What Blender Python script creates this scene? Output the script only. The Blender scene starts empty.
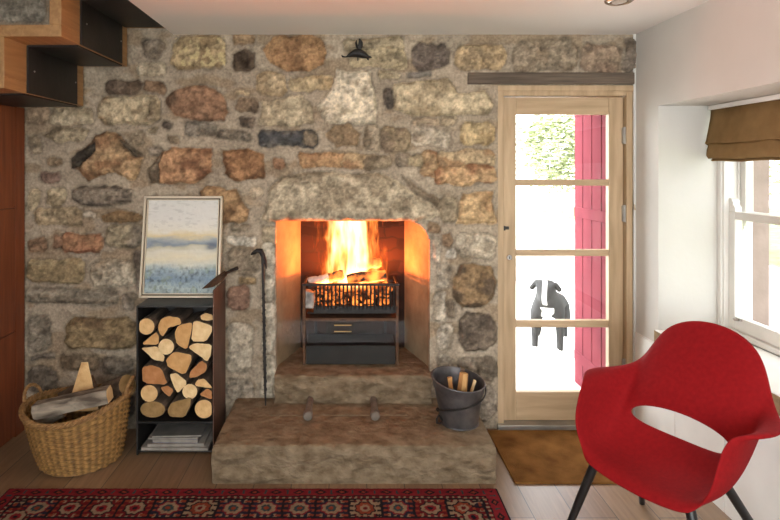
import bpy, bmesh, math, random
import numpy as np
from mathutils import Vector, Matrix
random.seed(7); rng = np.random.default_rng(7)
S = bpy.context.scene
COL = S.collection
PI = math.pi

# ------------------------------------------------------------------ camera, world, light, exposure
cam_d = bpy.data.cameras.new('camera'); cam = bpy.data.objects.new('camera', cam_d); COL.objects.link(cam)
cam.location = (0, -3.5, 1.65); cam.rotation_euler = (PI/2, 0, 0)
cam_d.sensor_width = 36; cam_d.lens = 553/780*36
cam_d.shift_x = (390-348)/780; cam_d.shift_y = -(260-167)/780
S.camera = cam
S.view_settings.view_transform = 'Standard'; S.view_settings.look = 'None'
S.view_settings.gamma = 1; S.view_settings.use_curve_mapping = False
S.view_settings.exposure = 0.30
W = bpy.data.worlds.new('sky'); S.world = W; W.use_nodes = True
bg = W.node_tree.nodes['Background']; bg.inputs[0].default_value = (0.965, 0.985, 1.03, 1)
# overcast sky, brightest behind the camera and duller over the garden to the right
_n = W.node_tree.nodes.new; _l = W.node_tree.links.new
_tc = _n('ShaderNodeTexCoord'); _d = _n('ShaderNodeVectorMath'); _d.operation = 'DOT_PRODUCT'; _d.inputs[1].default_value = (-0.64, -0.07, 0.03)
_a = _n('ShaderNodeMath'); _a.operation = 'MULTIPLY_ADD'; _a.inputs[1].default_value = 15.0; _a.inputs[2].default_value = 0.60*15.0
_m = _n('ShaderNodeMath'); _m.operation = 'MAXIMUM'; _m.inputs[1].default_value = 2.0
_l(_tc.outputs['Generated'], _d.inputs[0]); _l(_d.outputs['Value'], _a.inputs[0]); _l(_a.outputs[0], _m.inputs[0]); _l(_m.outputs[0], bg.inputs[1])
S.cycles.use_denoising = True
S.cycles.max_bounces = 10; S.cycles.diffuse_bounces = 6; S.cycles.transparent_max_bounces = 16
S.cycles.sample_clamp_indirect = 6.0

def portal(name, loc, rot, sx, sy):
    l = bpy.data.lights.new(name, 'AREA'); l.shape = 'RECTANGLE'; l.size = sx; l.size_y = sy
    l.cycles.is_portal = True
    o = bpy.data.objects.new(name, l); COL.objects.link(o); o.location = loc; o.rotation_euler = rot
    return o
# area lights point along local -Z
portal('window_portal', (2.40, -0.90, 1.35), (0, PI/2, 0), 1.32, 1.25)
portal('fill_portal_side', (2.40, -3.70, 1.35), (0, PI/2, 0), 1.32, 1.40)
portal('fill_portal_rear', (-.2, -5.35, 1.45), (PI/2, 0, 0), 3.4, 1.75)
portal('door_portal', (1.36, 0.16, 1.1), (-PI/2, 0, 0), 0.66, 1.85)

FX, FY, FZ = 0.02, 0.20, 0.875       # the ember bed in the grate
l = bpy.data.lights.new('ember_glow', 'AREA'); l.shape = 'RECTANGLE'; l.size = 0.44; l.size_y = 0.17
l.energy = 60.0; l.color = (1.0, 0.20, 0.04)
eg = bpy.data.objects.new('ember_glow', l); COL.objects.link(eg); eg.location = (FX, FY, FZ); eg.rotation_euler = (PI, 0, 0)

# ------------------------------------------------------------------ helpers
def lin(h):
    h = h.lstrip('#'); c = [int(h[i:i+2], 16)/255 for i in (0, 2, 4)]
    return tuple(((x/12.92) if x <= .04045 else ((x+.055)/1.055)**2.4) for x in c)

class MB:
    def __init__(s): s.v = []; s.f = []; s.m = []; s.cur = 0
    def add(s, vs, fs):
        b = len(s.v); s.v += [tuple(p) for p in vs]
        for f in fs: s.f.append([b+i for i in f]); s.m.append(s.cur)
        return s
    def box(s, x0, x1, y0, y1, z0, z1, M=None):
        vs = [Vector((x, y, z)) for z in (z0, z1) for y in (y0, y1) for x in (x0, x1)]
        if M: vs = [M @ p for p in vs]
        return s.add(vs, [(0,2,3,1),(4,5,7,6),(0,1,5,4),(2,6,7,3),(0,4,6,2),(1,3,7,5)])
    def tube(s, pts, rad, n=10, cap=True, closed=False, sq=None):
        pts = [Vector(p) for p in pts]; k = len(pts)
        if not hasattr(rad, '__len__'): rad = [rad]*k
        vs = []; fs = []
        up = None
        for i, p in enumerate(pts):
            if closed: t = pts[(i+1) % k]-pts[i-1]
            else: t = pts[min(i+1, k-1)]-pts[max(i-1, 0)]
            t.normalize()
            if up is None:
                up = Vector((0, 0, 1)) if abs(t.z) < .9 else Vector((0, 1, 0))
            a = t.cross(up)
            if a.length < 1e-5: a = t.orthogonal()
            a.normalize(); b = a.cross(t).normalized(); up = b
            for j in range(n):
                th = 2*PI*j/n
                vs.append(p + rad[i]*(math.cos(th)*a + (sq or 1)*math.sin(th)*b))
        for i in range(k if closed else k-1):
            i2 = (i+1) % k
            for j in range(n):
                j2 = (j+1) % n
                fs.append((i*n+j, i*n+j2, i2*n+j2, i2*n+j))
        if cap and not closed:
            fs.append(tuple(reversed(range(n)))); fs.append(tuple((k-1)*n+j for j in range(n)))
        return s.add(vs, fs)
    def lathe(s, prof, c=(0,0,0), n=32, a0=0, a1=2*PI, M=None, sx=1, sy=1):
        full = abs(a1-a0-2*PI) < 1e-6; m = n if full else n+1
        vs = []
        for r, z in prof:
            for j in range(m):
                th = a0+(a1-a0)*j/n
                p = Vector((r*math.cos(th)*sx, r*math.sin(th)*sy, z))
                if M: p = M @ p
                vs.append(p+Vector(c))
        fs = []
        for i in range(len(prof)-1):
            for j in range(n):
                j2 = (j+1) % m
                fs.append((i*m+j, i*m+j2, (i+1)*m+j2, (i+1)*m+j))
        return s.add(vs, fs)
    def prism(s, poly, f0, f1):
        """poly: list of 2D points; f0,f1 map (u,v)->3D for the two ends"""
        n = len(poly); vs = [f0(*p) for p in poly]+[f1(*p) for p in poly]
        fs = [tuple(range(n)), tuple(reversed(range(n, 2*n)))]+[(i, n+i, n+(i+1) % n, (i+1) % n) for i in range(n)]
        return s.add(vs, fs)
    def ball(s, c, r, n=12, m=8, M=None):
        if not hasattr(r, '__len__'): r = (r, r, r)
        vs = []; fs = []
        for i in range(m+1):
            ph = PI*i/m
            for j in range(n):
                th = 2*PI*j/n
                p = Vector((r[0]*math.sin(ph)*math.cos(th), r[1]*math.sin(ph)*math.sin(th), r[2]*math.cos(ph)))
                if M: p = M @ p
                vs.append(p+Vector(c))
        for i in range(m):
            for j in range(n):
                j2 = (j+1) % n
                fs.append((i*n+j, (i+1)*n+j, (i+1)*n+j2, i*n+j2))
        return s.add(vs, fs)
    def build(s, name, mat, parent=None, smooth=35, bevel=0, loc=None, segs=2):
        me = bpy.data.meshes.new(name)
        off = Vector((0, 0, 0))
        o = bpy.data.objects.new(name, me); COL.objects.link(o)
        if parent is not None:
            r = parent; off = Vector(r.location)
            while r.parent: r = r.parent; off += Vector(r.location)
            o.parent = parent
        elif loc is not None:
            off = Vector(loc); o.location = loc
        me.from_pydata([tuple(Vector(p)-off) for p in s.v], [], s.f)
        for mt in (mat if isinstance(mat, (list, tuple)) else [mat]): me.materials.append(mt)
        if isinstance(mat, (list, tuple)): me.polygons.foreach_set('material_index', s.m)
        bm = bmesh.new(); bm.from_mesh(me); bmesh.ops.recalc_face_normals(bm, faces=bm.faces); bm.to_mesh(me); bm.free()
        if smooth:
            me.polygons.foreach_set('use_smooth', [True]*len(me.polygons))
            me.set_sharp_from_angle(angle=math.radians(smooth))
        if bevel:
            md = o.modifiers.new('bevel', 'BEVEL'); md.width = bevel; md.segments = segs; md.limit_method = 'ANGLE'; md.angle_limit = math.radians(40)
        return o

def tag(o, label=None, cat=None, group=None, kind=None):
    if label: o['label'] = label
    if cat: o['category'] = cat
    if group: o['group'] = group
    if kind: o['kind'] = kind
    return o
def thing(name, label, cat, loc, group=None, kind=None):
    o = bpy.data.objects.new(name, None); COL.objects.link(o); o.location = loc; o.empty_display_size = .05
    return tag(o, label, cat, group, kind)

# numpy value noise
def vnoise(x, y, seed=0):
    r = np.random.default_rng(seed); T = r.random((256, 256))
    xi = np.floor(x).astype(int); yi = np.floor(y).astype(int); fx = x-xi; fy = y-yi
    fx = fx*fx*(3-2*fx); fy = fy*fy*(3-2*fy)
    g = lambda a, b: T[a & 255, b & 255]
    return (g(xi, yi)*(1-fx)+g(xi+1, yi)*fx)*(1-fy)+(g(xi, yi+1)*(1-fx)+g(xi+1, yi+1)*fx)*fy
def fbm(x, y, seed=0, o=4):
    t = 0; a = .5; n = 0
    for i in range(o):
        t = t+a*vnoise(x*2**i+17*i, y*2**i+31*i, seed+i); n += a; a *= .5
    return t/n
def sstep(a, b, x):
    t = np.clip((x-a)/(b-a), 0, 1); return t*t*(3-2*t)

def grid_mesh(name, P, C, mat, parent=None, loc=(0, 0, 0), keep=None, smooth=True):
    """P: (ny,nx,3) points, C: (ny,nx,3) colours or None"""
    ny, nx = P.shape[:2]
    idx = np.arange(ny*nx).reshape(ny, nx)
    q = np.stack([idx[:-1, :-1], idx[:-1, 1:], idx[1:, 1:], idx[1:, :-1]], -1).reshape(-1, 4)
    if keep is not None: q = q[keep.reshape(-1)]
    off = np.array(loc)
    if parent is not None: off = np.array(parent.location)
    v = P.reshape(-1, 3)-off
    used = np.unique(q); remap = -np.ones(ny*nx, int); remap[used] = np.arange(len(used)); v = v[used]; q = remap[q]
    me = bpy.data.meshes.new(name); me.vertices.add(len(v)); me.vertices.foreach_set('co', v.astype(np.float32).ravel())
    me.loops.add(q.size); me.loops.foreach_set('vertex_index', q.ravel().astype(np.int32))
    me.polygons.add(len(q)); me.polygons.foreach_set('loop_start', np.arange(0, q.size, 4, dtype=np.int32))
    me.polygons.foreach_set('loop_total', np.full(len(q), 4, dtype=np.int32)) if False else None
    me.update(calc_edges=True); me.validate()
    if smooth: me.polygons.foreach_set('use_smooth', np.ones(len(q), bool))
    if C is not None:
        c = C.reshape(-1, 3)[used]; a = me.color_attributes.new('Col', 'FLOAT_COLOR', 'POINT')
        a.data.foreach_set('color', np.concatenate([c, np.ones((len(c), 1))], 1).astype(np.float32).ravel())
    me.materials.append(mat)
    o = bpy.data.objects.new(name, me); COL.objects.link(o)
    if parent is not None: o.parent = parent
    else: o.location = loc
    return o

# ------------------------------------------------------------------ materials
def mat(name, base=(.5, .5, .5), rough=.6, metal=0, spec=.5):
    m = bpy.data.materials.new(name); m.use_nodes = True
    b = m.node_tree.nodes['Principled BSDF']
    b.inputs['Base Color'].default_value = (*base, 1); b.inputs['Roughness'].default_value = rough
    b.inputs['Metallic'].default_value = metal; b.inputs['Specular IOR Level'].default_value = spec
    return m, m.node_tree, b
def noise_mat(name, c1, c2, scale=8, stretch=(1, 1, 1), rough=.6, metal=0, spec=.5, bump=0, bscale=None, detail=5, lo=.3, hi=.7, distort=0, coat=0):
    m, nt, b = mat(name, c1, rough, metal, spec)
    tc = nt.nodes.new('ShaderNodeTexCoord'); mp = nt.nodes.new('ShaderNodeMapping'); mp.inputs['Scale'].default_value = stretch
    nt.links.new(tc.outputs['Object'], mp.inputs[0])
    n = nt.nodes.new('ShaderNodeTexNoise'); n.inputs['Scale'].default_value = scale; n.inputs['Detail'].default_value = detail; n.inputs['Distortion'].default_value = distort
    nt.links.new(mp.outputs[0], n.inputs['Vector'])
    r = nt.nodes.new('ShaderNodeValToRGB'); r.color_ramp.elements[0].position = lo; r.color_ramp.elements[1].position = hi
    r.color_ramp.elements[0].color = (*c1, 1); r.color_ramp.elements[1].color = (*c2, 1)
    nt.links.new(n.outputs['Fac'], r.inputs[0]); nt.links.new(r.outputs[0], b.inputs['Base Color'])
    if bump:
        bn = nt.nodes.new('ShaderNodeBump'); bn.inputs['Strength'].default_value = bump; bn.inputs['Distance'].default_value = .01
        n2 = nt.nodes.new('ShaderNodeTexNoise'); n2.inputs['Scale'].default_value = bscale or scale*3; n2.inputs['Detail'].default_value = 6
        nt.links.new(mp.outputs[0], n2.inputs['Vector']); nt.links.new(n2.outputs['Fac'], bn.inputs['Height'])
        nt.links.new(bn.outputs[0], b.inputs['Normal'])
    if coat: b.inputs['Coat Weight'].default_value = coat; b.inputs['Coat Roughness'].default_value = .25
    return m
def vcol_mat(name, rough=.9, bump=0, bscale=120, spec=.3, mottle=0):
    m, nt, b = mat(name, (.5, .5, .5), rough, 0, spec)
    a = nt.nodes.new('ShaderNodeVertexColor'); a.layer_name = 'Col'
    tc = nt.nodes.new('ShaderNodeTexCoord')
    n = nt.nodes.new('ShaderNodeTexNoise'); n.inputs['Scale'].default_value = bscale; n.inputs['Detail'].default_value = 8
    nt.links.new(tc.outputs['Object'], n.inputs['Vector'])
    if mottle:
        mx = nt.nodes.new('ShaderNodeMix'); mx.data_type = 'RGBA'; mx.blend_type = 'MULTIPLY'; mx.inputs[0].default_value = 1
        rp = nt.nodes.new('ShaderNodeValToRGB'); rp.color_ramp.elements[0].position = .3; rp.color_ramp.elements[1].position = .7
        rp.color_ramp.elements[0].color = (1-mottle,)*3+(1,); rp.color_ramp.elements[1].color = (1+mottle*.4,)*3+(1,)
        nt.links.new(n.outputs['Fac'], rp.inputs[0]); nt.links.new(a.outputs['Color'], mx.inputs[6]); nt.links.new(rp.outputs[0], mx.inputs[7])
        nt.links.new(mx.outputs[2], b.inputs['Base Color'])
    else: nt.links.new(a.outputs['Color'], b.inputs['Base Color'])
    if bump:
        bn = nt.nodes.new('ShaderNodeBump'); bn.inputs['Strength'].default_value = bump; bn.inputs['Distance'].default_value = .006
        nt.links.new(n.outputs['Fac'], bn.inputs['Height']); nt.links.new(bn.outputs[0], b.inputs['Normal'])
    return m
def glass_mat(name, refl=1.0):
    m = bpy.data.materials.new(name); m.use_nodes = True; nt = m.node_tree; nt.nodes.clear()
    out = nt.nodes.new('ShaderNodeOutputMaterial'); mx = nt.nodes.new('ShaderNodeMixShader'); t = nt.nodes.new('ShaderNodeBsdfTransparent')
    t.inputs[0].default_value = (.97, .98, .97, 1)
    g = nt.nodes.new('ShaderNodeBsdfGlossy'); g.inputs['Roughness'].default_value = .02; f = nt.nodes.new('ShaderNodeFresnel'); f.inputs[0].default_value = 1.45
    k = nt.nodes.new('ShaderNodeMath'); k.operation = 'MULTIPLY'; k.inputs[1].default_value = refl
    geo = nt.nodes.new('ShaderNodeNewGeometry'); fr_ = nt.nodes.new('ShaderNodeMath'); fr_.operation = 'MULTIPLY_ADD'; fr_.inputs[1].default_value = -refl; fr_.inputs[2].default_value = refl
    nt.links.new(geo.outputs['Backfacing'], fr_.inputs[0]); nt.links.new(fr_.outputs[0], k.inputs[1])
    nt.links.new(f.outputs[0], k.inputs[0]); nt.links.new(k.outputs[0], mx.inputs[0])
    nt.links.new(t.outputs[0], mx.inputs[1]); nt.links.new(g.outputs[0], mx.inputs[2]); nt.links.new(mx.outputs[0], out.inputs[0])
    return m
def emit_mat(name, c1, c2, scale, s1, s2, lo=.4, hi=.65):
    m, nt, b = mat(name, (.03, .025, .02), .9)
    tc = nt.nodes.new('ShaderNodeTexCoord'); n = nt.nodes.new('ShaderNodeTexNoise'); n.inputs['Scale'].default_value = scale; n.inputs['Detail'].default_value = 4
    nt.links.new(tc.outputs['Object'], n.inputs['Vector'])
    r = nt.nodes.new('ShaderNodeValToRGB'); r.color_ramp.elements[0].position = lo; r.color_ramp.elements[1].position = hi
    r.color_ramp.elements[0].color = (*[x*s1 for x in c1], 1); r.color_ramp.elements[1].color = (*[x*s2 for x in c2], 1)
    nt.links.new(n.outputs['Fac'], r.inputs[0]); nt.links.new(r.outputs[0], b.inputs['Emission Color']); b.inputs['Emission Strength'].default_value = 1
    return m

M = {}
M['stone'] = vcol_mat('rubble_stone', .92, .85, 62, .2, .30)
M['plaster'] = noise_mat('white_plaster', (.565, .545, .50), (.60, .58, .535), 3, rough=.85, spec=.2, bump=.08, bscale=40)
M['ceil'] = noise_mat('ceiling_paint', (.80, .775, .735), (.82, .795, .755), 2, rough=.9, spec=.2)
M['whitewood'] = noise_mat('white_painted_wood', (.74, .72, .67), (.80, .78, .73), 6, rough=.45, spec=.4)
M['oak'] = noise_mat('oak', lin('#a38a68'), lin('#c0a583'), 4, (6, 6, .6), .55, bump=.15, bscale=14, distort=.4)
M['oak_h'] = noise_mat('oak_rail', lin('#a38a68'), lin('#c0a583'), 4, (.6, 6, 6), .55, bump=.15, bscale=14, distort=.4)
M['oak_y'] = noise_mat('oak_stair', lin('#8c663f'), lin('#ab8355'), 5, (8, .7, 8), .5, bump=.12, bscale=14, distort=.5)
M['blacksteel'] = noise_mat('black_steel', (.012, .011, .010), (.028, .024, .022), 6, rough=.5, metal=.3, bump=.1, bscale=30)
M['steel'] = noise_mat('dark_waxed_steel', (.022, .021, .020), (.06, .055, .05), 8, rough=.4, metal=.6)
M['rust'] = noise_mat('oxidised_steel', (.09, .045, .03), (.16, .085, .055), 7, (2, 2, .5), .55, metal=.3)
M['iron'] = noise_mat('black_iron', (.012, .011, .010), (.035, .03, .027), 30, rough=.55, metal=.4, bump=.3, bscale=80)
M['rustiron'] = noise_mat('rusty_iron', (.05, .025, .015), (.16, .07, .03), 25, rough=.7, metal=.3, bump=.3)
M['mahogany'] = noise_mat('mahogany', lin('#74381e'), lin('#904c2a'), 5, (6, 6, .5), .45, bump=.08, distort=.4)
M['slab'] = noise_mat('hearth_sandstone', lin('#65543f'), lin('#8b7962'), 14, (1, 1, 1.6), rough=.9, spec=.2, bump=1, bscale=26, detail=8, lo=.32, hi=.68)
for _b in M['slab'].node_tree.nodes:
    if _b.type == 'BUMP': _b.inputs['Distance'].default_value = .022
M['jamb'] = noise_mat('fireplace_jamb', lin('#857158'), lin('#9f8a6e'), 8, rough=.9, spec=.2, bump=.6, bscale=30)
M['peg'] = noise_mat('dull_iron', (.10, .08, .062), (.19, .155, .125), 25, rough=.75, metal=.1, bump=.3)
M['timber'] = noise_mat('weathered_timber', lin('#4a3f34'), lin('#6d5f50'), 6, (.5, 6, 8), .8, bump=.4, bscale=20)
M['coir'] = noise_mat('coir', lin('#5e3d1e'), lin('#8a6234'), 7, rough=1, spec=.05, bump=.8, bscale=160, lo=.3, hi=.75)
M['red'] = noise_mat('red_wool', (.215, .004, .006), (.26, .006, .008), 60, rough=.85, spec=.15, bump=.15, bscale=500)
M['blacklac'] = mat('black_lacquer', (.010, .009, .009), .4)[0]
M['bark'] = noise_mat('bark', (.05, .033, .02), (.17, .11, .07), 14, (2, .5, 2), .95, bump=.8, bscale=25)
M['glass'] = glass_mat('clear_glass')
M['chrome'] = mat('brushed_chrome', (.55, .53, .5), .25, 1)[0]
M['brass'] = mat('brass', (.55, .36, .14), .3, 1)[0]
M['greymetal'] = noise_mat('grey_metal', (.32, .30, .27), (.42, .4, .36), 10, rough=.4, metal=.8)
M['linen'] = noise_mat('brown_blind_cloth', lin('#7d6340'), lin('#8d714c'), 12, rough=.95, spec=.05, bump=.3, bscale=200)
M['linen_low'] = M['linen']
M['wicker'] = noise_mat('wicker', lin('#6e4c28'), lin('#a37c4b'), 30, (1, 1, 2), .7, bump=.5, bscale=60)
M['bucket'] = noise_mat('tarnished_bucket', (.075, .072, .075), (.20, .185, .18), 11, rough=.45, metal=.75, bump=.3, bscale=30)

def endgrain(name, c1, c2):
    return noise_mat(name, lin(c1), lin(c2), 16, (1, .3, 1), .85, spec=.1, bump=.5, bscale=60, distort=.6)
CUT = {'pale': endgrain('cut_pale', '#c79b66', '#e2bd88'), 'mid': endgrain('cut_mid', '#b98a55', '#d3a670'),
       'orange': endgrain('cut_orange', '#a06a40', '#bd875a'), 'dull': endgrain('cut_dull', '#80663f', '#a58459'),
       'white': endgrain('cut_white', '#d2ac7a', '#ecd0a0')}

# ------------------------------------------------------------------ setting: stone wall with its openings
ZTOP = 3.1
def PX(x): return (x-348)/158
def PZ(y): return 1.65-(y-167)/158
def wall_back():
    st = .0085
    xs = np.arange(-2.92, 1.90, st); zs = np.arange(-.03, ZTOP, st)
    fire = (-.455, .515, .19, 1.31); door = (.945, 1.797, -.05, 2.165)
    # snap the grid to the straight opening edges
    for e in (fire[0], fire[1], door[0], door[1]): xs[np.argmin(abs(xs-e))] = e
    for e in (fire[2], fire[3], door[3]): zs[np.argmin(abs(zs-e))] = e
    X, Z = np.meshgrid(xs, zs)
    wx = X+.055*(fbm(X*8, Z*8, 11, 3)-.5)+.016*(fbm(X*30, Z*30, 12, 2)-.5)
    wz = Z+.050*(fbm(X*8+50, Z*8, 13, 3)-.5)+.016*(fbm(X*30, Z*30+40, 14, 2)-.5)
    mort = np.array(lin('#ab9c87'))
    n0 = fbm(X*5, Z*5, 21, 4); n1 = fbm(X*28, Z*28, 22, 4); n2 = fbm(X*14, Z*22, 23, 4); n3 = fbm(X*60, Z*60, 24, 3)
    C = mort[None, None, :]*(.98+.5*(n0-.5)+.55*(n1-.5)+.3*(n3-.5))[..., None]
    # faint stains and half-buried stones in the mortar
    w = sstep(.54, .68, fbm(X*6, Z*11, 31, 3))[..., None]*.5
    C = C*(1-w)+w*np.array(lin('#8b7355'))*(.7+.6*n1)[..., None]
    H = .012*fbm(X*9, Z*9, 25, 4)+.012*n1+.006*n3
    def stone(poly, col, h=.02, edge=.022, acc=None, rough=1.0, streak=False):
        nonlocal C, H
        p = np.array([(PX(a), PZ(b)) for a, b in poly])
        x0, x1 = p[:, 0].min()-.05, p[:, 0].max()+.05; z0, z1 = p[:, 1].min()-.05, p[:, 1].max()+.05
        i0, i1 = np.searchsorted(xs, [x0, x1]); j0, j1 = np.searchsorted(zs, [z0, z1])
        if i1 <= i0 or j1 <= j0: return
        sl = (slice(j0, j1), slice(i0, i1)); x = wx[sl]; z = wz[sl]
        d = np.full(x.shape, 9.); ins = np.zeros(x.shape, bool); n = len(p)
        for k in range(n):
            a = p[k]; b = p[(k+1) % n]; ab = b-a
            t = np.clip(((x-a[0])*ab[0]+(z-a[1])*ab[1])/(ab@ab), 0, 1)
            d = np.minimum(d, np.hypot(x-a[0]-t*ab[0], z-a[1]-t*ab[1]))
            cr = ((a[1] > z) != (b[1] > z)) & (x < (b[0]-a[0])*(z-a[1])/((b[1]-a[1]) or 1e-9)+a[0]); ins ^= cr
        sd = np.where(ins, d, -d)
        cov = sstep(-.004, .006, sd); dome = sstep(-.002, edge, sd)
        c = np.array(lin(col)); c2 = np.array(lin(acc)) if acc else c*np.array([.62, .58, .52])
        sd_seed = int(abs(poly[0][0])*7+poly[0][1]*3)
        na = fbm(X[sl]*(9 if not streak else 5), Z[sl]*(12 if not streak else 30), 100+sd_seed, 4)
        wgt = sstep(.42, .66, na)[..., None]
        cc = (c*(1-wgt)+c2*wgt)*np.clip(1.06+1.15*(n1[sl]-.5)+.9*(n3[sl]-.5)+.6*(n2[sl]-.5), .35, 1.7)[..., None]
        pit = sstep(.60, .70, fbm(X[sl]*34+sd_seed, Z[sl]*40, 300, 2))[..., None]*.45; cc = cc*(1-pit)+pit*c*.35
        cc = 1.24*(cc*.63+.37*cc.mean(-1, keepdims=True)*np.array([1.06, 1.0, .90]))
        ring = (1-sstep(0, .014, abs(sd-.001)))[..., None]*.32
        cc = cc*(1-ring*.6)
        cov3 = cov[..., None]
        C[sl] = C[sl]*(1-cov3)+cc*cov3
        C[sl] *= (1-.25*(1-sstep(0, .010, abs(sd+.003)))[..., None])
        hh = .006+h*dome+rough*(.026*(n2[sl]-.5)+.016*(n3[sl]-.5)+.012*(n1[sl]-.5))*dome
        H[sl] = H[sl]*(1-cov)+np.maximum(hh, .003)*cov
    def R(x0, y0, x1, y1, col, **k):
        a = min(x1-x0, y1-y0)*.22
        stone([(x0+a, y0), (x1-a, y0), (x1, y0+a), (x1, y1-a), (x1-a, y1), (x0+a, y1), (x0, y1-a), (x0, y0+a)], col, **k)
    R(173,36,228,69,'#a58a58',acc='#8b6f43'); stone([(235,52),(246,49),(256,54),(256,68),(250,73),(238,72),(233,62)],'#5f4c38')
    R(234,36,257,46,'#a07d50'); stone([(263,50),(272,38),(300,36),(322,38),(327,52),(322,66),(308,73),(285,71),(268,64)],'#a8783c',acc='#875c2c')
    R(136,63,169,76,'#b9a785',acc='#a08d6c'); R(142,37,164,60,'#86745e'); R(345,38,404,54,'#a08c66'); R(350,50,406,69,'#b29c6e',acc='#96835c')
    R(412,43,448,70,'#66574a',h=.012,acc='#574a3e'); R(453,45,506,69,'#aa8b59',acc='#8d754f'); R(512,40,578,73,'#8d7a5e',acc='#7b6549'); R(580,44,620,74,'#84694f',acc='#947a5c'); R(622,38,636,72,'#7a6a58')
    R(257,73,286,95,'#b1976a',acc='#9c7f53'); R(288,77,331,91,'#b89e6c',acc='#9d804f')
    stone([(336,71),(372,73),(378,113),(374,127),(341,125),(325,124),(318,106),(330,90)],'#cbb998',h=.034,acc='#a4916f')
    stone([(260,99),(273,100),(288,94),(301,94),(312,103),(312,123),(287,126),(258,125)],'#b7a27a',acc='#a08a64')
    stone([(394,84),(408,81),(449,79),(459,92),(484,90),(492,105),(486,116),(451,118),(414,117),(392,109)],'#bda77c',h=.03,acc='#9a845c')
    R(379,71,399,79,'#b7a379'); R(406,70,432,77,'#7f776c'); R(383,90,393,107,'#5b4f43'); R(412,119,440,126,'#a38c6a'); R(440,118,455,125,'#a8916c')
    R(52,107,97,127,'#ac9975',acc='#96835f'); R(100,96,163,125,'#b29c72',acc='#9a7c50',h=.028); R(107,80,141,95,'#715a44'); R(142,80,168,94,'#8f6c48')
    stone([(168,96),(176,89),(200,84),(215,87),(223,97),(231,112),(226,121),(200,123),(180,118),(169,106)],'#92653f',h=.03,acc='#6e4f34')
    R(235,90,250,96,'#b39668'); R(236,98,257,113,'#866a4a',acc='#5d4a37'); R(238,116,255,127,'#786450',acc='#594a3b')
    R(27,105,51,126,'#9a7d5b'); stone([(42,137),(56,129),(82,129),(89,134),(82,142),(56,143)],'#9e8a66')
    stone([(74,157),(94,137),(108,131),(124,136),(132,145),(146,157),(140,169),(136,180),(122,175),(108,174),(91,181),(82,174),(74,167)],'#ad8650',h=.04,acc='#8d5f30')
    stone([(72,157),(80,150),(95,141),(97,150),(88,160),(80,168),(72,168)],'#544a3d',h=.034)
    stone([(120,137),(132,145),(146,157),(139,160),(128,150)],'#6e5e48',h=.034)
    R(133,131,146,146,'#a08a6a'); R(148,146,162,156,'#8a7963'); R(150,128,160,134,'#a9946f'); R(170,136,182,143,'#8d775a'); R(164,120,175,130,'#5a4d40')
    R(186,122,216,138,'#7f7361'); R(216,130,250,141,'#857763')
    stone([(150,180),(152,168),(161,152),(171,146),(192,147),(214,150),(214,171),(200,181),(163,183)],'#ac7741',h=.036,acc='#7e4e28')
    stone([(150,182),(152,166),(162,154),(164,170),(161,183)],'#7c6950',h=.03)
    stone([(223,150),(237,147),(254,151),(266,154),(267,178),(254,181),(236,182),(224,175)],'#a06b32',h=.034,acc='#7a4e24')
    R(257,129,319,148,'#6e675d',h=.028,acc='#454546'); R(302,130,318,146,'#8a7558',acc='#4c4339')
    stone([(326,132),(335,126),(352,126),(361,135),(356,146),(334,147)],'#a8895e'); R(363,127,381,150,'#9a8668')
    R(298,152,345,168,'#ab7c42',acc='#8d5c2c'); R(340,153,380,168,'#b28f5a',acc='#9a6d3c'); R(274,159,286,168,'#9a6b42')
    R(380,128,411,152,'#8e7753',acc='#7a644a'); R(362,154,392,170,'#8f7a5a'); R(395,152,415,168,'#86745b')
    stone([(260,219),(273,187),(281,175),(296,171),(340,172),(380,172),(395,181),(414,193),(435,206),(439,216),(428,222),(276,222)],'#b09d7a',h=.035,acc='#8f7c5c',edge=.03)
    stone([(400,176),(416,184),(440,200),(442,210),(432,204),(410,190)],'#8b775a')
    R(411,128,451,147,'#bcab90',acc='#a08e72'); R(459,124,495,147,'#bda066',acc='#a5864e')
    R(418,152,440,178,'#a8834f',acc='#936434'); R(436,150,496,170,'#b89a68',acc='#9c7240'); R(432,166,496,185,'#b58a50',acc='#8e5a2b')
    R(408,156,422,168,'#a08a60')
    stone([(462,192),(492,192),(496,223),(456,224)],'#c0985a',h=.03,acc='#a67a40'); R(438,196,458,222,'#93805f')
    R(455,231,496,258,'#b2a286',acc='#968468',h=.028); stone([(458,266),(472,263),(488,265),(495,278),(492,298),(480,306),(462,308),(452,296),(452,276)],'#8a693a',h=.034,acc='#5e4a33')
    R(457,312,496,350,'#71604c',h=.03,acc='#594a3b'); R(455,356,496,381,'#857661'); R(440,384,496,420,'#8c7d68')
    R(426,223,440,232,'#8a6b47'); stone([(441,234),(449,231),(453,240),(450,246),(442,244)],'#8d6d4a'); R(445,247,456,258,'#b9ad98')
    R(430,236,440,262,'#b5a58b'); R(436,262,449,290,'#ab9c84'); R(432,292,446,322,'#b5a68e'); R(446,300,455,318,'#84725a'); R(436,324,452,352,'#b0a189'); R(434,354,452,384,'#a3947c')
    R(29,137,42,156,'#a79272'); R(47,158,63,166,'#8c7452'); R(40,172,61,183,'#937260'); R(28,190,40,211,'#b09a70'); R(46,188,66,208,'#ab976f')
    stone([(71,193),(80,187),(120,186),(134,190),(131,203),(110,207),(82,206),(72,200)],'#85755f',h=.032,acc='#55483c',streak=True)
    R(37,208,83,226,'#a48c62',acc='#8f7750'); R(83,212,96,217,'#b7a68b'); stone([(101,215),(116,209),(140,211),(146,217),(132,222),(104,221)],'#a07c46'); R(106,223,144,248,'#93825f',acc='#80705a')
    R(60,232,105,253,'#a06c3c',h=.03,acc='#8a5028'); R(52,236,63,248,'#8d6340'); R(27,237,47,251,'#8c6844')
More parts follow.
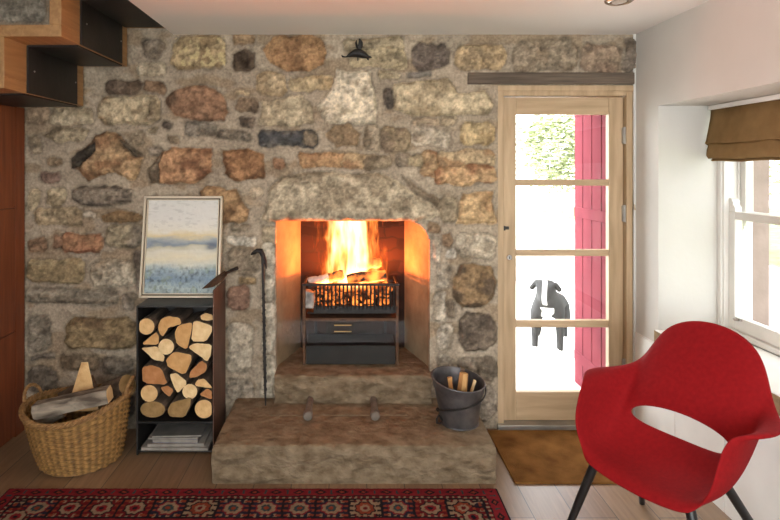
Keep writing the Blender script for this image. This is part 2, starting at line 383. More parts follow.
    R(27,257,86,283,'#a48d5c',acc='#8d7446',h=.03); R(91,261,139,286,'#ae9f82',h=.03,acc='#978262'); R(27,288,119,304,'#857862',streak=True,acc='#72624c'); R(122,292,137,310,'#8d7d68')
    R(27,317,53,350,'#837661',acc='#6d604c'); R(66,316,138,349,'#8a6f40',h=.036,acc='#6f5532'); R(30,353,58,359,'#6d604f'); R(62,355,101,371,'#846c4c'); R(104,356,136,374,'#827360'); R(28,366,60,392,'#7d6f5d'); R(28,400,70,430,'#7d6f5d'); R(76,384,134,420,'#78695a')
    stone([(200,192),(210,187),(238,189),(250,211),(248,223),(226,225),(200,215)],'#a77c43',acc='#7a5428',h=.032); R(252,188,265,198,'#b9a27e')
    R(227,237,256,246,'#c2b59e'); R(226,248,258,274,'#8f7b5e',acc='#75644e'); R(238,275,256,284,'#a3834f'); R(226,284,250,312,'#855e45',acc='#6d4a38',h=.03); R(226,322,252,372,'#a99a80',acc='#91826a'); R(226,378,256,400,'#8f806a')
    R(261,225,283,243,'#a8946f'); R(262,242,276,300,'#b3a68c',h=.012,rough=.5,acc='#9d9078'); R(262,302,276,350,'#b7ab92',h=.012,rough=.5,acc='#a1947c'); R(262,352,276,402,'#b1a58b',h=.012,rough=.5,acc='#9a8d76')
    R(135,250,150,290,'#7f7160'); R(232,225,250,233,'#8f7d62'); R(150,100,163,122,'#a58f6a'); R(283,130,257,146,'#6f675c') if False else None
    R(-30,-8,46,22,'#a59a84',h=.03,rough=.3,acc='#918671'); R(-60,-60,40,-8,'#8b7b66'); R(60,-50,130,28,'#86765f')
    R(-20,60,28,100,'#7c6c58')
    # pale droved tooling flecks on the ochre stone top left
    fl = sstep(.66, .74, vnoise(X*38+Z*22, Z*30-X*14, 77))*(X > PX(176))*(X < PX(226))*(Z > PZ(67))*(Z < PZ(38))
    C = C*(1-.75*fl[..., None])+.75*fl[..., None]*np.array(lin('#d2c08f'))
    # soot on the lintel above the fire
    soot = np.exp(-((X-.02)/.14)**2-((Z-1.33)/.045)**2)[..., None]*.55
    C = C*(1-soot)+soot*np.array([.05, .04, .03])
    Y = -H
    # openings
    fo = (X >= fire[0]-1e-6) & (X <= fire[1]+1e-6) & (Z >= fire[2]-1e-6) & (Z <= fire[3]+1e-6)
    cut = np.zeros((len(zs)-1, len(xs)-1), bool)
    xc = (X[:-1, :-1]+X[1:, 1:])/2; zc = (Z[:-1, :-1]+Z[1:, 1:])/2
    rr = .15
    cornerR = (xc > fire[1]-rr) & (zc > fire[3]-rr) & (np.hypot(xc-fire[1]+rr, zc-fire[3]+rr) > rr)
    rl = .02
    cut |= (xc > fire[0]) & (xc < fire[1]) & (zc > fire[2]) & (zc < fire[3]) & ~cornerR
    cut |= (xc > door[0]) & (xc < door[1]) & (zc < door[3])
    keep = ~cut
    o = grid_mesh('wall_back', np.stack([X, Y, Z], -1), C, M['stone'], keep=keep)
    # give the openings and the outer rim some depth
    bm = bmesh.new(); bm.from_mesh(o.data)
    be = [e for e in bm.edges if e.is_boundary]
    r = bmesh.ops.extrude_edge_only(bm, edges=be)
    for v in r['geom']:
        if isinstance(v, bmesh.types.BMVert): v.co.y = .12
    bmesh.ops.recalc_face_normals(bm, faces=bm.faces)
    bm.to_mesh(o.data); bm.free()
    o.data.polygons.foreach_set('use_smooth', [True]*len(o.data.polygons)); o.data.set_sharp_from_angle(angle=math.radians(70))
    tag(o, kind='structure')
wall_back()
# fireplace recess behind the opening
m = MB()
x0, x1, bx0, bx1, yb, z0, zt = -.462, .522, -.335, .40, .42, .19, 2.2
m.add([(x0,.02,z0),(bx0,yb,z0),(bx0,yb,zt),(x0,.02,zt)], [(0,1,2,3)])
o = m.build('wall_fireplace_left', M['jamb'], smooth=0); tag(o, kind='structure'); m = MB()
m.add([(x1,.02,z0),(bx1,yb,z0),(bx1,yb,zt),(x1,.02,zt)], [(0,1,2,3)])
o = m.build('wall_fireplace_right', M['jamb'], smooth=0); tag(o, kind='structure'); m = MB()
m.add([(x0,.1,1.33),(x1,.1,1.33),(x1,.1,zt),(x0,.1,zt)], [(0,1,2,3)])
m.add([(x0,.02,zt),(x1,.02,zt),(bx1,yb,zt),(bx0,yb,zt)], [(0,1,2,3)])
o = m.build('wall_chimney', M['jamb'], smooth=0); tag(o, kind='structure')
def firebrick():
    m_, nt, b = mat('sooty_firebrick', (.2, .1, .06), .9, 0, .2)
    tc = nt.nodes.new('ShaderNodeTexCoord'); mp = nt.nodes.new('ShaderNodeMapping'); mp.inputs['Rotation'].default_value = (PI/2, 0, 0)
    br = nt.nodes.new('ShaderNodeTexBrick'); br.inputs['Scale'].default_value = 1; br.inputs['Brick Width'].default_value = .2; br.inputs['Row Height'].default_value = .085
    br.inputs['Mortar Size'].default_value = .006; br.inputs['Color1'].default_value = (*lin('#38241c'), 1); br.inputs['Color2'].default_value = (*lin('#211713'), 1); br.inputs['Mortar'].default_value = (*lin('#2a201b'), 1)
    nt.links.new(tc.outputs['Object'], mp.inputs[0])
    nzv = nt.nodes.new('ShaderNodeTexNoise'); nzv.inputs['Scale'].default_value = 9; nt.links.new(mp.outputs[0], nzv.inputs['Vector'])
    vm = nt.nodes.new('ShaderNodeVectorMath'); vm.operation = 'MULTIPLY_ADD'; vm.inputs[1].default_value = (.09, .09, 0); nt.links.new(nzv.outputs['Color'], vm.inputs[0]); nt.links.new(mp.outputs[0], vm.inputs[2])
    nt.links.new(vm.outputs[0], br.inputs['Vector']); nt.links.new(br.outputs['Color'], b.inputs['Base Color'])
    bn = nt.nodes.new('ShaderNodeBump'); bn.inputs['Strength'].default_value = .6; bn.inputs['Distance'].default_value = .01
    nt.links.new(br.outputs['Fac'], bn.inputs['Height']); bn.invert = True; nt.links.new(bn.outputs[0], b.inputs['Normal'])
    return m_
m = MB().box(bx0-.02, bx1+.02, yb, yb+.06, z0, zt); o = m.build('wall_fireplace_back', firebrick(), smooth=0); tag(o, kind='structure')

# floor of long boards
def floor_mat():
    m_, nt, b = mat('oak_boards', (.3, .2, .12), .36, 0, .6)
    tc = nt.nodes.new('ShaderNodeTexCoord'); mp = nt.nodes.new('ShaderNodeMapping'); mp.inputs['Rotation'].default_value = (0, 0, PI/2); mp.inputs['Location'].default_value = (.3, .098, 0)
    br = nt.nodes.new('ShaderNodeTexBrick'); br.inputs['Scale'].default_value = 1; br.inputs['Brick Width'].default_value = 2.4; br.inputs['Row Height'].default_value = .195
    br.inputs['Mortar Size'].default_value = .0022; br.inputs['Color1'].default_value = (*lin('#91755a'), 1); br.inputs['Color2'].default_value = (*lin('#7d6248'), 1); br.inputs['Mortar'].default_value = (.045, .034, .024, 1)
    nt.links.new(tc.outputs['Object'], mp.inputs[0]); nt.links.new(mp.outputs[0], br.inputs['Vector'])
    m2 = nt.nodes.new('ShaderNodeMapping'); m2.inputs['Scale'].default_value = (14, 1.2, 1); nt.links.new(tc.outputs['Object'], m2.inputs[0])
    n = nt.nodes.new('ShaderNodeTexNoise'); n.inputs['Scale'].default_value = 3; n.inputs['Detail'].default_value = 6; n.inputs['Distortion'].default_value = .8; nt.links.new(m2.outputs[0], n.inputs['Vector'])
    rp = nt.nodes.new('ShaderNodeValToRGB'); rp.color_ramp.elements[0].position = .3; rp.color_ramp.elements[1].position = .7; rp.color_ramp.elements[0].color = (.72, .68, .62, 1); rp.color_ramp.elements[1].color = (1.05, 1.05, 1.05, 1)
    nt.links.new(n.outputs['Fac'], rp.inputs[0])
    mx = nt.nodes.new('ShaderNodeMix'); mx.data_type = 'RGBA'; mx.blend_type = 'MULTIPLY'; mx.inputs[0].default_value = 1
    nt.links.new(br.outputs['Color'], mx.inputs[6]); nt.links.new(rp.outputs[0], mx.inputs[7]); nt.links.new(mx.outputs[2], b.inputs['Base Color'])
    bn = nt.nodes.new('ShaderNodeBump'); bn.inputs['Strength'].default_value = .15; bn.inputs['Distance'].default_value = .004; nt.links.new(n.outputs['Fac'], bn.inputs['Height']); nt.links.new(bn.outputs[0], b.inputs['Normal'])
    return m_
m = MB().box(-2.95, 2.46, -5.4, .12, -.1, 0); o = m.build('floor', floor_mat(), smooth=0); tag(o, kind='structure')
# ceiling slab; the stairwell on the left stays open to a higher ceiling
CZ = 2.485
m = MB().box(-1.1, 2.46, -5.4, .02, CZ, CZ+.25).box(-2.95, -1.1, -5.4, -1.35, CZ, CZ+.25)
o = m.build('ceiling', M['ceil'], smooth=0); tag(o, kind='structure')
m = MB().box(-2.95, -1.05, -1.40, .05, ZTOP-.02, ZTOP+.1).box(-1.1, -1.06, -1.4, .02, CZ+.25, ZTOP).box(-2.95, -1.06, -1.40, -1.36, CZ+.25, ZTOP)
o = m.build('ceiling_stairwell', M['ceil'], smooth=0); tag(o, kind='structure')
# right wall with two deep window openings, the one beside the camera added for fill
WX, WO = 1.812, 2.40
WY0, WY1, WZ0, WZ1 = -1.52, -.272, .66, 2.007
V0, V1 = -4.40, -3.0
m = MB()
m.box(WX, WO, -5.4, .12, WZ1, CZ).box(WX, WO, -5.4, .12, 0, WZ0)
m.box(WX, WO, WY1, .12, WZ0, WZ1).box(WX, WO, V1, WY0, WZ0, WZ1).box(WX, WO, -5.4, V0, WZ0, WZ1)
o = m.build('wall_right', M['plaster'], smooth=0); tag(o, kind='structure')
m = MB().box(-3.05, -2.9, -5.4, .12, 0, ZTOP+.05); o = m.build('wall_left', M['plaster'], smooth=0); tag(o, kind='structure')
m = MB().box(-2.95, -1.9, -5.55, -5.3, 0, CZ).box(1.5, 2.46, -5.55, -5.3, 0, CZ).box(-1.9, 1.5, -5.55, -5.3, 0, .6).box(-1.9, 1.5, -5.55, -5.3, 2.3, CZ)
o = m.build('wall_rear', M['plaster'], smooth=0); tag(o, kind='structure')
# white boarding under the sill
m = MB(); ys = [-.06, -.461, -.862, -1.263, -1.664, -2.065]
m.box(WX-.006, WX, -2.065, -.02, .0, .615)
for a, b in zip(ys, ys[1:]): m.box(WX-.016, WX-.004, b+.003, a-.003, .0, .612)
o = m.build('trim_1', M['whitewood'], smooth=0); tag(o, kind='structure')
# sill: white top, rough stone-and-timber edge
M['silledge'] = noise_mat('rough_sill_edge', lin('#5d4128'), lin('#a88c62'), 9, (1, 1.2, 2), .85, bump=.6, bscale=40)
m = MB().box(WX-.018, 2.16, WY0-.03, WY1+.005, .675, .699); o1 = m.build('trim_2', M['whitewood'], smooth=0, bevel=.003); tag(o1, kind='structure')
m = MB().box(WX-.020, WX-.002, WY0-.03, WY1+.012, .615, .695); o = m.build('sill_edge', M['silledge'], o1, bevel=.003)

# sash window on the right
def sash_window(name, y0, y1, z0, z1):
    r = bpy.data.objects.new(name, None); COL.objects.link(r); r.location = (2.18, (y0+y1)/2, z0); tag(r, kind='structure')
    f = MB(); w = .045
    f.box(2.165, 2.33, y1-w, y1, z0, z1).box(2.165, 2.33, y0, y0+w, z0, z1).box(2.166, 2.33, y0+w, y1-w, z1-w, z1).box(2.166, 2.36, y0+w, y1-w, z0, z0+.029)
    f.box(2.155, 2.175, y1-.03, y1+.0, z0, z1).box(2.155, 2.175, y0, y0+.03, z0, z1)
    f.box(2.238, 2.25, y1-w-.012, y1-w, z0, z1).box(2.238, 2.25, y0+w, y0+w+.012, z0, z1)
    f.build('window_frame', M['whitewood'], r, bevel=.003)
    zm = 1.375; a, b = y0+w, y1-w
    for nm, xa, xb, za, zb, bot, top in (('lower_sash', 2.19, 2.236, z0+.03, zm+.022, .075, .044), ('upper_sash', 2.252, 2.298, zm-.022, z1-w, .044, .055)):
        s = MB(); st = .05
        s.box(xa, xb, b-st, b-.001, za, zb).box(xa, xb, a+.001, a+st, za, zb).box(xa+.001, xb-.001, a+st, b-st, za, za+bot).box(xa+.001, xb-.001, a+st, b-st, zb-top, zb)
        so = s.build(nm, M['whitewood'], r, bevel=.004)
        p = MB().box((xa+xb)/2-.002, (xa+xb)/2+.002, a+st-.005, b-st+.005, za+bot-.005, zb-top+.005); p.build('pane', M['glass'], so, smooth=0)
        if nm == 'upper_sash' or True:
            for yy, sg in ((b, -1), (a, 1)):
                hz = zm+.022 if nm == 'lower_sash' else zm-.022
                d = 1 if nm == 'lower_sash' else -1
                prof = [(0,0),(.05,0),(.05,.012),(.044,.03),(.03,.04),(.034,.05),(.026,.066),(.012,.075),(0,.078)]
                h = MB().prism([(yy+sg*u, hz+d*v) for u, v in prof], lambda u, v: (xa+.004, u, v), lambda u, v: (xb-.004, u, v)); h.build('sash_horn', M['whitewood'], so, smooth=20)
    c = MB().tube([(2.205, (a+b)/2-.03, zm+.03), (2.205, (a+b)/2+.03, zm+.03)], .012, 10).ball((2.2, (a+b)/2, zm+.04), .016); c.build('sash_lock', M['chrome'], r)
    for yy in (b-.09, a+.09):
        c = MB().box(2.178, 2.19, yy-.022, yy+.022, z0+.092, z0+.104).tube([(2.17, yy-.018, z0+.096), (2.162, yy, z0+.094), (2.17, yy+.018, z0+.096)], .005, 8); c.build('sash_lift', M['chrome'], r)
    return r
sash_window('window_1', WY0, WY1, .70, WZ1)
sash_window('fill_window_side', V0, V1, WZ0, WZ1)  # unseen second side window, added to let in more fill daylight
r = bpy.data.objects.new('fill_window_rear', None); COL.objects.link(r); r.location = (0, -5.4, .6); tag(r, kind='structure')  # unseen window behind the camera, added for frontal fill on the stone wall
f = MB()
for xx in (-1.9, -.78, .34, 1.44): f.box(xx, xx+.06, -5.44, -5.38, .6, 2.3)
f.box(-1.9, 1.5, -5.44, -5.38, .6, .66).box(-1.9, 1.5, -5.44, -5.38, 2.24, 2.3)
f.build('window_frame', M['whitewood'], r); MB().box(-1.87, 1.47, -5.412, -5.408, .63, 2.27).build('pane', M['glass'], r, smooth=0)

# glazed oak door
D = bpy.data.objects.new('door_1', None); COL.objects.link(D); D.location = (1.37, .05, 0); tag(D, kind='structure')
f = MB(); f.box(.943, .983, -.012, .11, 0, 2.162).box(1.757, 1.797, -.012, .11, 0, 2.162).box(.983, 1.757, -.012, .11, 2.100, 2.162)
f.box(.943, 1.797, -.022, -.008, 2.128, 2.164)
f.box(.983, .992, .075, .11, 0, 2.1).box(1.748, 1.757, .075, .11, 0, 2.1)
f.build('door_frame', M['oak'], D, bevel=.003)
lx0, lx1, ly0, ly1 = .988, 1.752, .022, .068
f = MB(); f.box(lx0, 1.071, ly0, ly1, .035, 2.094).box(1.662, lx1, ly0, ly1, .035, 2.094); f.build('door_stile', M['oak'], D, bevel=.003)
for za, zb, n_ in ((1.985, 2.094, 'top_rail'), (.035, .215, 'bottom_rail'), (1.531, 1.570, 'glazing_bar'), (1.082, 1.122, 'glazing_bar'), (.627, .671, 'glazing_bar')):
    MB().box(1.071, 1.662, ly0+.002, ly1-.002, za, zb).build(n_, M['oak_h'], D, bevel=.004)
for za, zb in ((1.570, 1.985), (1.122, 1.531), (.671, 1.082), (.215, .627)):
    MB().box(1.068, 1.665, .043, .048, za-.003, zb+.003).build('pane', M['glass'], D, smooth=0)
for zz in (1.85, 1.355, .38):
    h = MB().box(1.742, 1.766, .004, .022, zz-.05, zz+.05); h.tube([(1.755, .006, zz-.055), (1.755, .006, zz+.055)], .008, 10); h.build('hinge', M['greymetal'], D, bevel=.001)
k = MB().box(.982, 1.022, .006, .022, 1.253, 1.272).box(.985, .995, -.006, .01, 1.248, 1.277); k.build('latch', M['steel'], D, bevel=.002)
Mr = Matrix.Rotation(PI/2, 4, 'X')
k = MB().lathe([(.0001, .006), (.016, .006), (.018, .002), (.018, -.002)], (1.026, .018, 1.075), 20, M=Mr); k.build('lock_plate', M['chrome'], D)
k = MB().box(1.0235, 1.0285, .009, .014, 1.066, 1.082); k.build('keyhole', M['blacklac'], D, smooth=0)
MB().box(.94, 1.80, -.045, .14, 0, .034).build('threshold', M['greymetal'], D, bevel=.003)
o = MB().box(.753, 1.797, -.036, .06, 2.17, 2.243).build('trim_3', M['timber'], bevel=.004); tag(o, kind='structure')
o = MB().box(1.797, 1.815, -.02, .12, 0, CZ).build('trim_4', M['plaster'], smooth=0); tag(o, kind='structure')

# ------------------------------------------------------------------ stairs
ST = thing('staircase', 'oak and black steel staircase of folded planks against the stone wall at the top left', 'staircase', (-1.66, -.42, 2.03))
YF, YB_ = -.83, -.03
for xa, xb, z in ((-2.9, -1.66, 2.03), (-1.718, -1.385, 2.28), (-1.443, -1.104, 2.52)):
    MB().box(xa, xb, YF, YB_, z, z+.058).build('tread', M['oak_y'], ST, bevel=.003)
for x, za, zb in ((-1.66, 2.088, 2.28), (-1.385, 2.338, 2.52)):
    MB().box(x-.058, x, YF, YB_, za, zb).build('riser', M['oak_y'], ST, bevel=.003)
for xa, xb, z in ((-2.88, -1.668, 2.03), (-1.652, -1.393, 2.28), (-1.377, -1.106, 2.52)):
    s = MB().box(xa, xb, -.645, -.09, z-.009, z); s.build('steel_soffit', M['blacksteel'], ST, bevel=.001)
for x, za, zb in ((-1.66, 2.032, 2.278), (-1.385, 2.282, 2.518)):
    s = MB().box(x, x+.009, -.645, -.125, za, zb)
    p = s.build('steel_panel', M['blacksteel'], ST, bevel=.001)
    for yy, zz in ((-.59, za+.12), (-.15, za+.13)): MB().ball((x+.010, yy, zz), .005, 8, 6).build('screw_head', M['greymetal'], p)
# cupboard under the landing
CB = thing('cupboard', 'reddish mahogany cupboard under the stair landing at the far left edge', 'cupboard', (-2.45, -.7, 0))
MB().box(-2.89, -2.05, -1.30, -.03, 0, 2.018).build('body', M['mahogany'], CB)
MB().box(-2.05, -2.03, -.12, -.03, 0, 2.018).build('stile', M['mahogany'], CB, bevel=.001)
for za, zb in ((.01, .645), (.650, 1.398), (1.403, 2.015)):
    MB().box(-2.05, -2.03, -1.298, -.124, za, zb).build('door', M['mahogany'], CB, bevel=.0015)

# ------------------------------------------------------------------ hearth stones
def rough_slab(name, x0, x1, y0, y1, z0, z1, label, amp=.012, st=.012):
    """stone block with tooled flat top and rock-faced front and sides: one closed grid skin"""
    fx = int((x1-x0)/st); fy = int((y1-y0)/st); fz = max(6, int((z1-z0)/st))
    bm = bmesh.new()
    def face(n1, n2, fn):
        vs = [[bm.verts.new(fn(i/n1, j/n2)) for j in range(n2+1)] for i in range(n1+1)]
        for i in range(n1):
            for j in range(n2): bm.faces.new((vs[i][j], vs[i+1][j], vs[i+1][j+1], vs[i][j+1]))
    L = lambda a, b, t: a+(b-a)*t
    face(fx, fz, lambda u, v: (L(x0,x1,u), y0, L(z0,z1,v))); face(fx, fy, lambda u, v: (L(x0,x1,u), L(y0,y1,v), z1))
    face(fy, fz, lambda u, v: (x0, L(y0,y1,u), L(z0,z1,v))); face(fy, fz, lambda u, v: (x1, L(y0,y1,u), L(z0,z1,v)))
    face(1, 1, lambda u, v: (L(x0,x1,u), y1, L(z0,z1,v))); face(1, 1, lambda u, v: (L(x0,x1,u), L(y0,y1,v), z0))
    bmesh.ops.remove_doubles(bm, verts=bm.verts, dist=1e-5)
    co = np.array([v.co[:] for v in bm.verts])
    zin = np.clip((co[:, 2]-z0)/(z1-z0), 0, 1); body = np.clip(np.minimum(zin, 1-zin)*6, 0, 1)
    fr = np.clip(1-(co[:, 1]-y0)/.004, 0, 1)
    nz = fbm(co[:, 0]*7+3, co[:, 2]*12, 51, 4)-.4+.5*(fbm(co[:, 0]*24, co[:, 2]*30, 52, 3)-.5)
    co[:, 1] -= fr*nz*amp*5*body*(co[:, 1] <= y0+1e-4)
    sd = np.where(co[:, 0] <= x0+1e-4, -1, np.where(co[:, 0] >= x1-1e-4, 1, 0))
    nz2 = fbm(co[:, 1]*9, co[:, 2]*12, 53, 4)-.45
    co[:, 0] += sd*nz2*amp*2*body
    top = co[:, 2] >= z1-1e-4
    co[:, 2] += top*(.003*(fbm(co[:, 0]*9, co[:, 1]*9, 54, 3)-.5))
    edge = top & ((co[:, 1] < y0+.006) | (np.abs(sd) > 0)); co[:, 2] -= edge*(.004+.010*np.clip(fbm(co[:, 0]*16, co[:, 1]*16, 55, 3)-.45, 0, 1))
    for v, c in zip(bm.verts, co): v.co = c
    bmesh.ops.recalc_face_normals(bm, faces=bm.faces)
    me = bpy.data.meshes.new(name); loc = ((x0+x1)/2, (y0+y1)/2, z0)
    bmesh.ops.translate(bm, verts=bm.verts, vec=-Vector(loc)); bm.to_mesh(me); bm.free()
    me.materials.append(M['slab']); me.polygons.foreach_set('use_smooth', [True]*len(me.polygons)); me.set_sharp_from_angle(angle=math.radians(50))
    o = bpy.data.objects.new(name, me); COL.objects.link(o); o.location = loc
    return tag(o, label, 'hearth stone')
rough_slab('hearth_slab', -.702, .768, -.62, -.03, 0, .2, 'wide rough-fronted sandstone hearth slab resting on the floor in front of the fire')
rough_slab('hearth_slab', -.452, .512, -.115, .41, .2, .374, 'upper sandstone hearth step inside the fireplace under the iron grate')
o = MB().box(-.458, .345, -.278, -.121, .1995, .2055).build('hearth_strip', M['slab'], bevel=.002, loc=(-.05, -.15, .2)); tag(o, 'thin flat stone strip lying along the foot of the upper hearth step', 'stone strip')
for x, lb in ((-.229, 'left of the two short iron pegs lying under the upper hearth step'), (.155, 'right of the two short iron pegs lying under the upper hearth step, nearer the bucket')):
    t = thing('iron_peg', lb, 'peg', (x, -.17, .206), 'iron pegs on the hearth')
    MB().tube([(x, -.120, .234), (x, -.22, .234), (x, -.335, .234)], [.019, .020, .021], 16).build('shaft', M['peg'], t)
    MB().tube([(x, -.318, .2335), (x, -.355, .2335), (x, -.362, .2335)], [.027, .027, .021], 20).build('head', M['peg'], t)

# ------------------------------------------------------------------ grate and fire
G = thing('fire_grate', 'black iron fire grate on legs holding the burning logs', 'fire grate', (.02, .2, .374))
gx0, gx1, gy0, gy1 = -.283, .318, .07, .33
for x in (gx0, gx1): MB().box(x-.009, x+.009, gy0-.009, gy0+.009, .374, .892).build('leg', M['rustiron'], G, bevel=.002)
for x in (gx0+.06, gx1-.06): MB().box(x-.008, x+.008, gy1-.008, gy1+.008, .374, .84).build('leg', M['iron'], G, bevel=.002)
MB().box(gx0-.012, gx1+.012, gy0-.014, gy0+.010, .885, .899).build('top_rail', M['iron'], G, bevel=.002)
for x in (gx0, gx1): MB().box(x-.006, x+.006, gy0, gy1, .885, .897).build('side_rail', M['iron'], G, bevel=.002)
nb = 21
for i in range(nb):
    x = -.205+(.297+.205)*i/(nb-1)
    MB().tube([(x, gy0+.012, .712), (x, gy0-.002, .76), (x, gy0-.004, .888)], .0062, 8).build('bar', M['iron'], G)
MB().box(-.222, gx1-.005, gy0+.002, gy0+.014, .708, .752).build('front_plate', M['iron'], G, bevel=.002)
MB().box(gx0+.02, gx1-.02, gy0+.01, gy1, .700, .709).build('basket_floor', M['iron'], G, bevel=.002)
MB().box(gx0+.01, gx1-.01, gy1-.004, gy1+.004, .70, .87).build('back_plate', M['iron'], G)
MB().box(gx0, gx1, gy0-.004, gy0+.008, .655, .675).box(gx0, gx1, gy0-.003, gy1, .668, .674).build('shelf', M['rustiron'], G, bevel=.001)
MB().box(gx0+.012, gx1-.012, gy0-.002, gy1-.01, .376, .498).build('ash_box', M['blacksteel'], G, bevel=.003)
GP = thing('glass_guard', 'low clear glass spark guard standing on the upper hearth step before the grate', 'fire guard', (-.03, .03, .374))
MB().box(-.445, .374, .028, .033, .3745, .672).build('pane', M['glass'], GP, smooth=0)
for zz in (.642, .602):
    MB().tube([(-.088, .022, zz), (.022, .022, zz)], .0035, 8).build('handle_bar', M['brass'], GP)
M['ember'] = emit_mat('glowing_ember', (.5, .04, .0), (1, .25, .04), 14, .04, 2.2, .46, .68)
M['char'] = emit_mat('charred_log', (.2, .01, 0), (1, .22, .03), 9, .0, 3.0, .52, .72)
M['ash'] = noise_mat('ash_grey_wood', (.16, .145, .13), (.55, .51, .47), 16, rough=.95, bump=.8, bscale=30)
def lumpy(path, r, seed, n=12, k=9):
    rr = random.Random(seed); a, b = Vector(path[0]), Vector(path[1]); pts = []; rad = []
    for i in range(k+1):
        t = i/k; pts.append(a.lerp(b, t)+Vector((rr.uniform(-1, 1), rr.uniform(-1, 1), rr.uniform(-1, 1)))*r*.08); rad.append(r*rr.uniform(.88, 1.1)*(0.86 if i in (0, k) else 1))
    m_ = MB().tube(pts, rad, n)
    m_.v = [tuple(Vector(p)+Vector((rr.uniform(-1, 1), rr.uniform(-1, 1), rr.uniform(-1, 1)))*r*.09) for p in m_.v]
    return m_
# bed of embers: uncountable coals
em = MB(); rr = random.Random(3)
for i in range(110):
    c = (rr.uniform(-.24, .285), rr.uniform(.105, .30), rr.uniform(.725, .855)); s_ = rr.uniform(.016, .03)
    em.ball(c, (s_, s_*.8, s_*.75), 7, 5, Matrix.Rotation(rr.uniform(0, 3), 3, 'Z'))
o = em.build('embers', M['ember'], loc=(.02, .2, .71)); tag(o, 'heap of glowing embers filling the iron grate', 'embers', kind='stuff')
for pth, r_, mt, lb in (
    (((-.16, .17, .90), (-.03, .15, .945)), .032, 'char', 'short charred log slanting up in the grate, left of the flames'),
    (((.00, .13, .915), (.25, .15, .935)), .036, 'char', 'long charred log lying across the right half of the grate'),
    (((.06, .24, .98), (.22, .27, 1.0)), .036, 'char', 'charred log end standing high behind the others in the fire'),
    (((-.26, .12, .90), (-.12, .16, .915)), .028, 'ash', 'ash-white log lying along the top left of the grate'),
    (((-.248, .085, .735), (-.252, .10, .845)), .034, 'ash', 'ash-covered log end standing upright at the left of the grate bars'),
    (((-.10, .27, .91), (.10, .27, .93)), .034, 'char', 'charred log lying across the back of the grate behind the flames')):
    o = lumpy(pth, r_, len(lb)).build('burning_log', M[mt], loc=pth[0], smooth=60); tag(o, lb, 'log', 'logs burning in the grate')

def flame_mat():
    m_ = bpy.data.materials.new('flame'); m_.use_nodes = True; nt = m_.node_tree; nt.nodes.clear(); N = nt.nodes.new; Lk = nt.links.new
    out = N('ShaderNodeOutputMaterial'); em_ = N('ShaderNodeEmission')
    tc = N('ShaderNodeTexCoord'); sep = N('ShaderNodeSeparateXYZ')
    def math_(op, a, b=None, c=None, clamp=False):
        n = N('ShaderNodeMath'); n.operation = op; n.use_clamp = clamp
        for i, v in enumerate((a, b, c)):
            if v is None: continue
            if isinstance(v, (int, float)): n.inputs[i].default_value = v
            else: Lk(v, n.inputs[i])
        return n.outputs[0]
    # licking distortion that grows with height
    mp = N('ShaderNodeMapping'); mp.inputs['Scale'].default_value = (9, 9, 3.2); mp.inputs['Location'].default_value = (.3, 0, .7); Lk(tc.outputs['Object'], mp.inputs[0])
    nz = N('ShaderNodeTexNoise'); nz.inputs['Scale'].default_value = 1; nz.inputs['Detail'].default_value = 3; Lk(mp.outputs[0], nz.inputs['Vector'])
    Lk(tc.outputs['Object'], sep.inputs[0]); X, Y, Z = sep.outputs
    mp2 = N('ShaderNodeMapping'); mp2.inputs['Scale'].default_value = (26, 26, 6); mp2.inputs['Location'].default_value = (2.3, 0, .1); Lk(tc.outputs['Object'], mp2.inputs[0])
    nz2 = N('ShaderNodeTexNoise'); nz2.inputs['Scale'].default_value = 1; nz2.inputs['Detail'].default_value = 4; nz2.inputs['Distortion'].default_value = .6; Lk(mp2.outputs[0], nz2.inputs['Vector'])
    n1 = math_('SUBTRACT', nz.outputs['Fac'], .5); n2 = math_('SUBTRACT', nz2.outputs['Fac'], .5)
    xo = math_('ADD', X, math_('MULTIPLY', n1, .10))
    # half width shrinks from .22 at the bed to .15 high up
    wd = math_('SUBTRACT', .255, math_('MULTIPLY', Z, .15))
    xc = math_('SUBTRACT', xo, math_('MULTIPLY_ADD', Z, -.07, .03))
    dx = math_('DIVIDE', xc, wd); dy = math_('DIVIDE', Y, .085)
    d = math_('SQRT', math_('ADD', math_('MULTIPLY', dx, dx), math_('MULTIPLY', dy, dy)))
    q = math_('SUBTRACT', 1.0, d)
    q = math_('ADD', q, math_('MULTIPLY', n2, math_('MULTIPLY_ADD', Z, 3.2, 1.0)))
    q = math_('ADD', q, math_('MULTIPLY', n1, math_('MULTIPLY_ADD', Z, 2.2, .5)))
    q = math_('SUBTRACT', q, math_('MULTIPLY', math_('MAXIMUM', math_('SUBTRACT', Z, .52), 0), 3.0))
    q = math_('MULTIPLY', q, math_('MULTIPLY', Z, 14, clamp=True))
    q = math_('MULTIPLY', q, 1.15, clamp=True)
    rp = N('ShaderNodeValToRGB'); e = rp.color_ramp.elements
    e[0].position = 0; e[0].color = (0, 0, 0, 1); e[1].position = 1; e[1].color = (1, .70, .40, 1)
    for p, c in ((.14, (.03, .003, .0, 1)), (.30, (.32, .06, .006, 1)), (.5, (.80, .30, .06, 1))):
        k_ = e.new(p); k_.color = c
    Lk(q, rp.inputs[0]); Lk(rp.outputs[0], em_.inputs[0])
    em_.inputs[1].default_value = 33
    Lk(em_.outputs[0], out.inputs['Volume'])
    m_.cycles.volume_step_rate = .2 if hasattr(m_.cycles, 'volume_step_rate') else 1
    return m_
fl = MB().lathe([(.0001, 0), (.20, .0), (.28, .06), (.285, .2), (.275, .40), (.27, .505), (.0001, .51)], (.02, .2, .80), 24, sy=.255)
o = fl.build('flames', flame_mat(), loc=(.02, .2, .80)); tag(o, 'tall bright yellow flames rising from the grate', 'fire', kind='stuff')

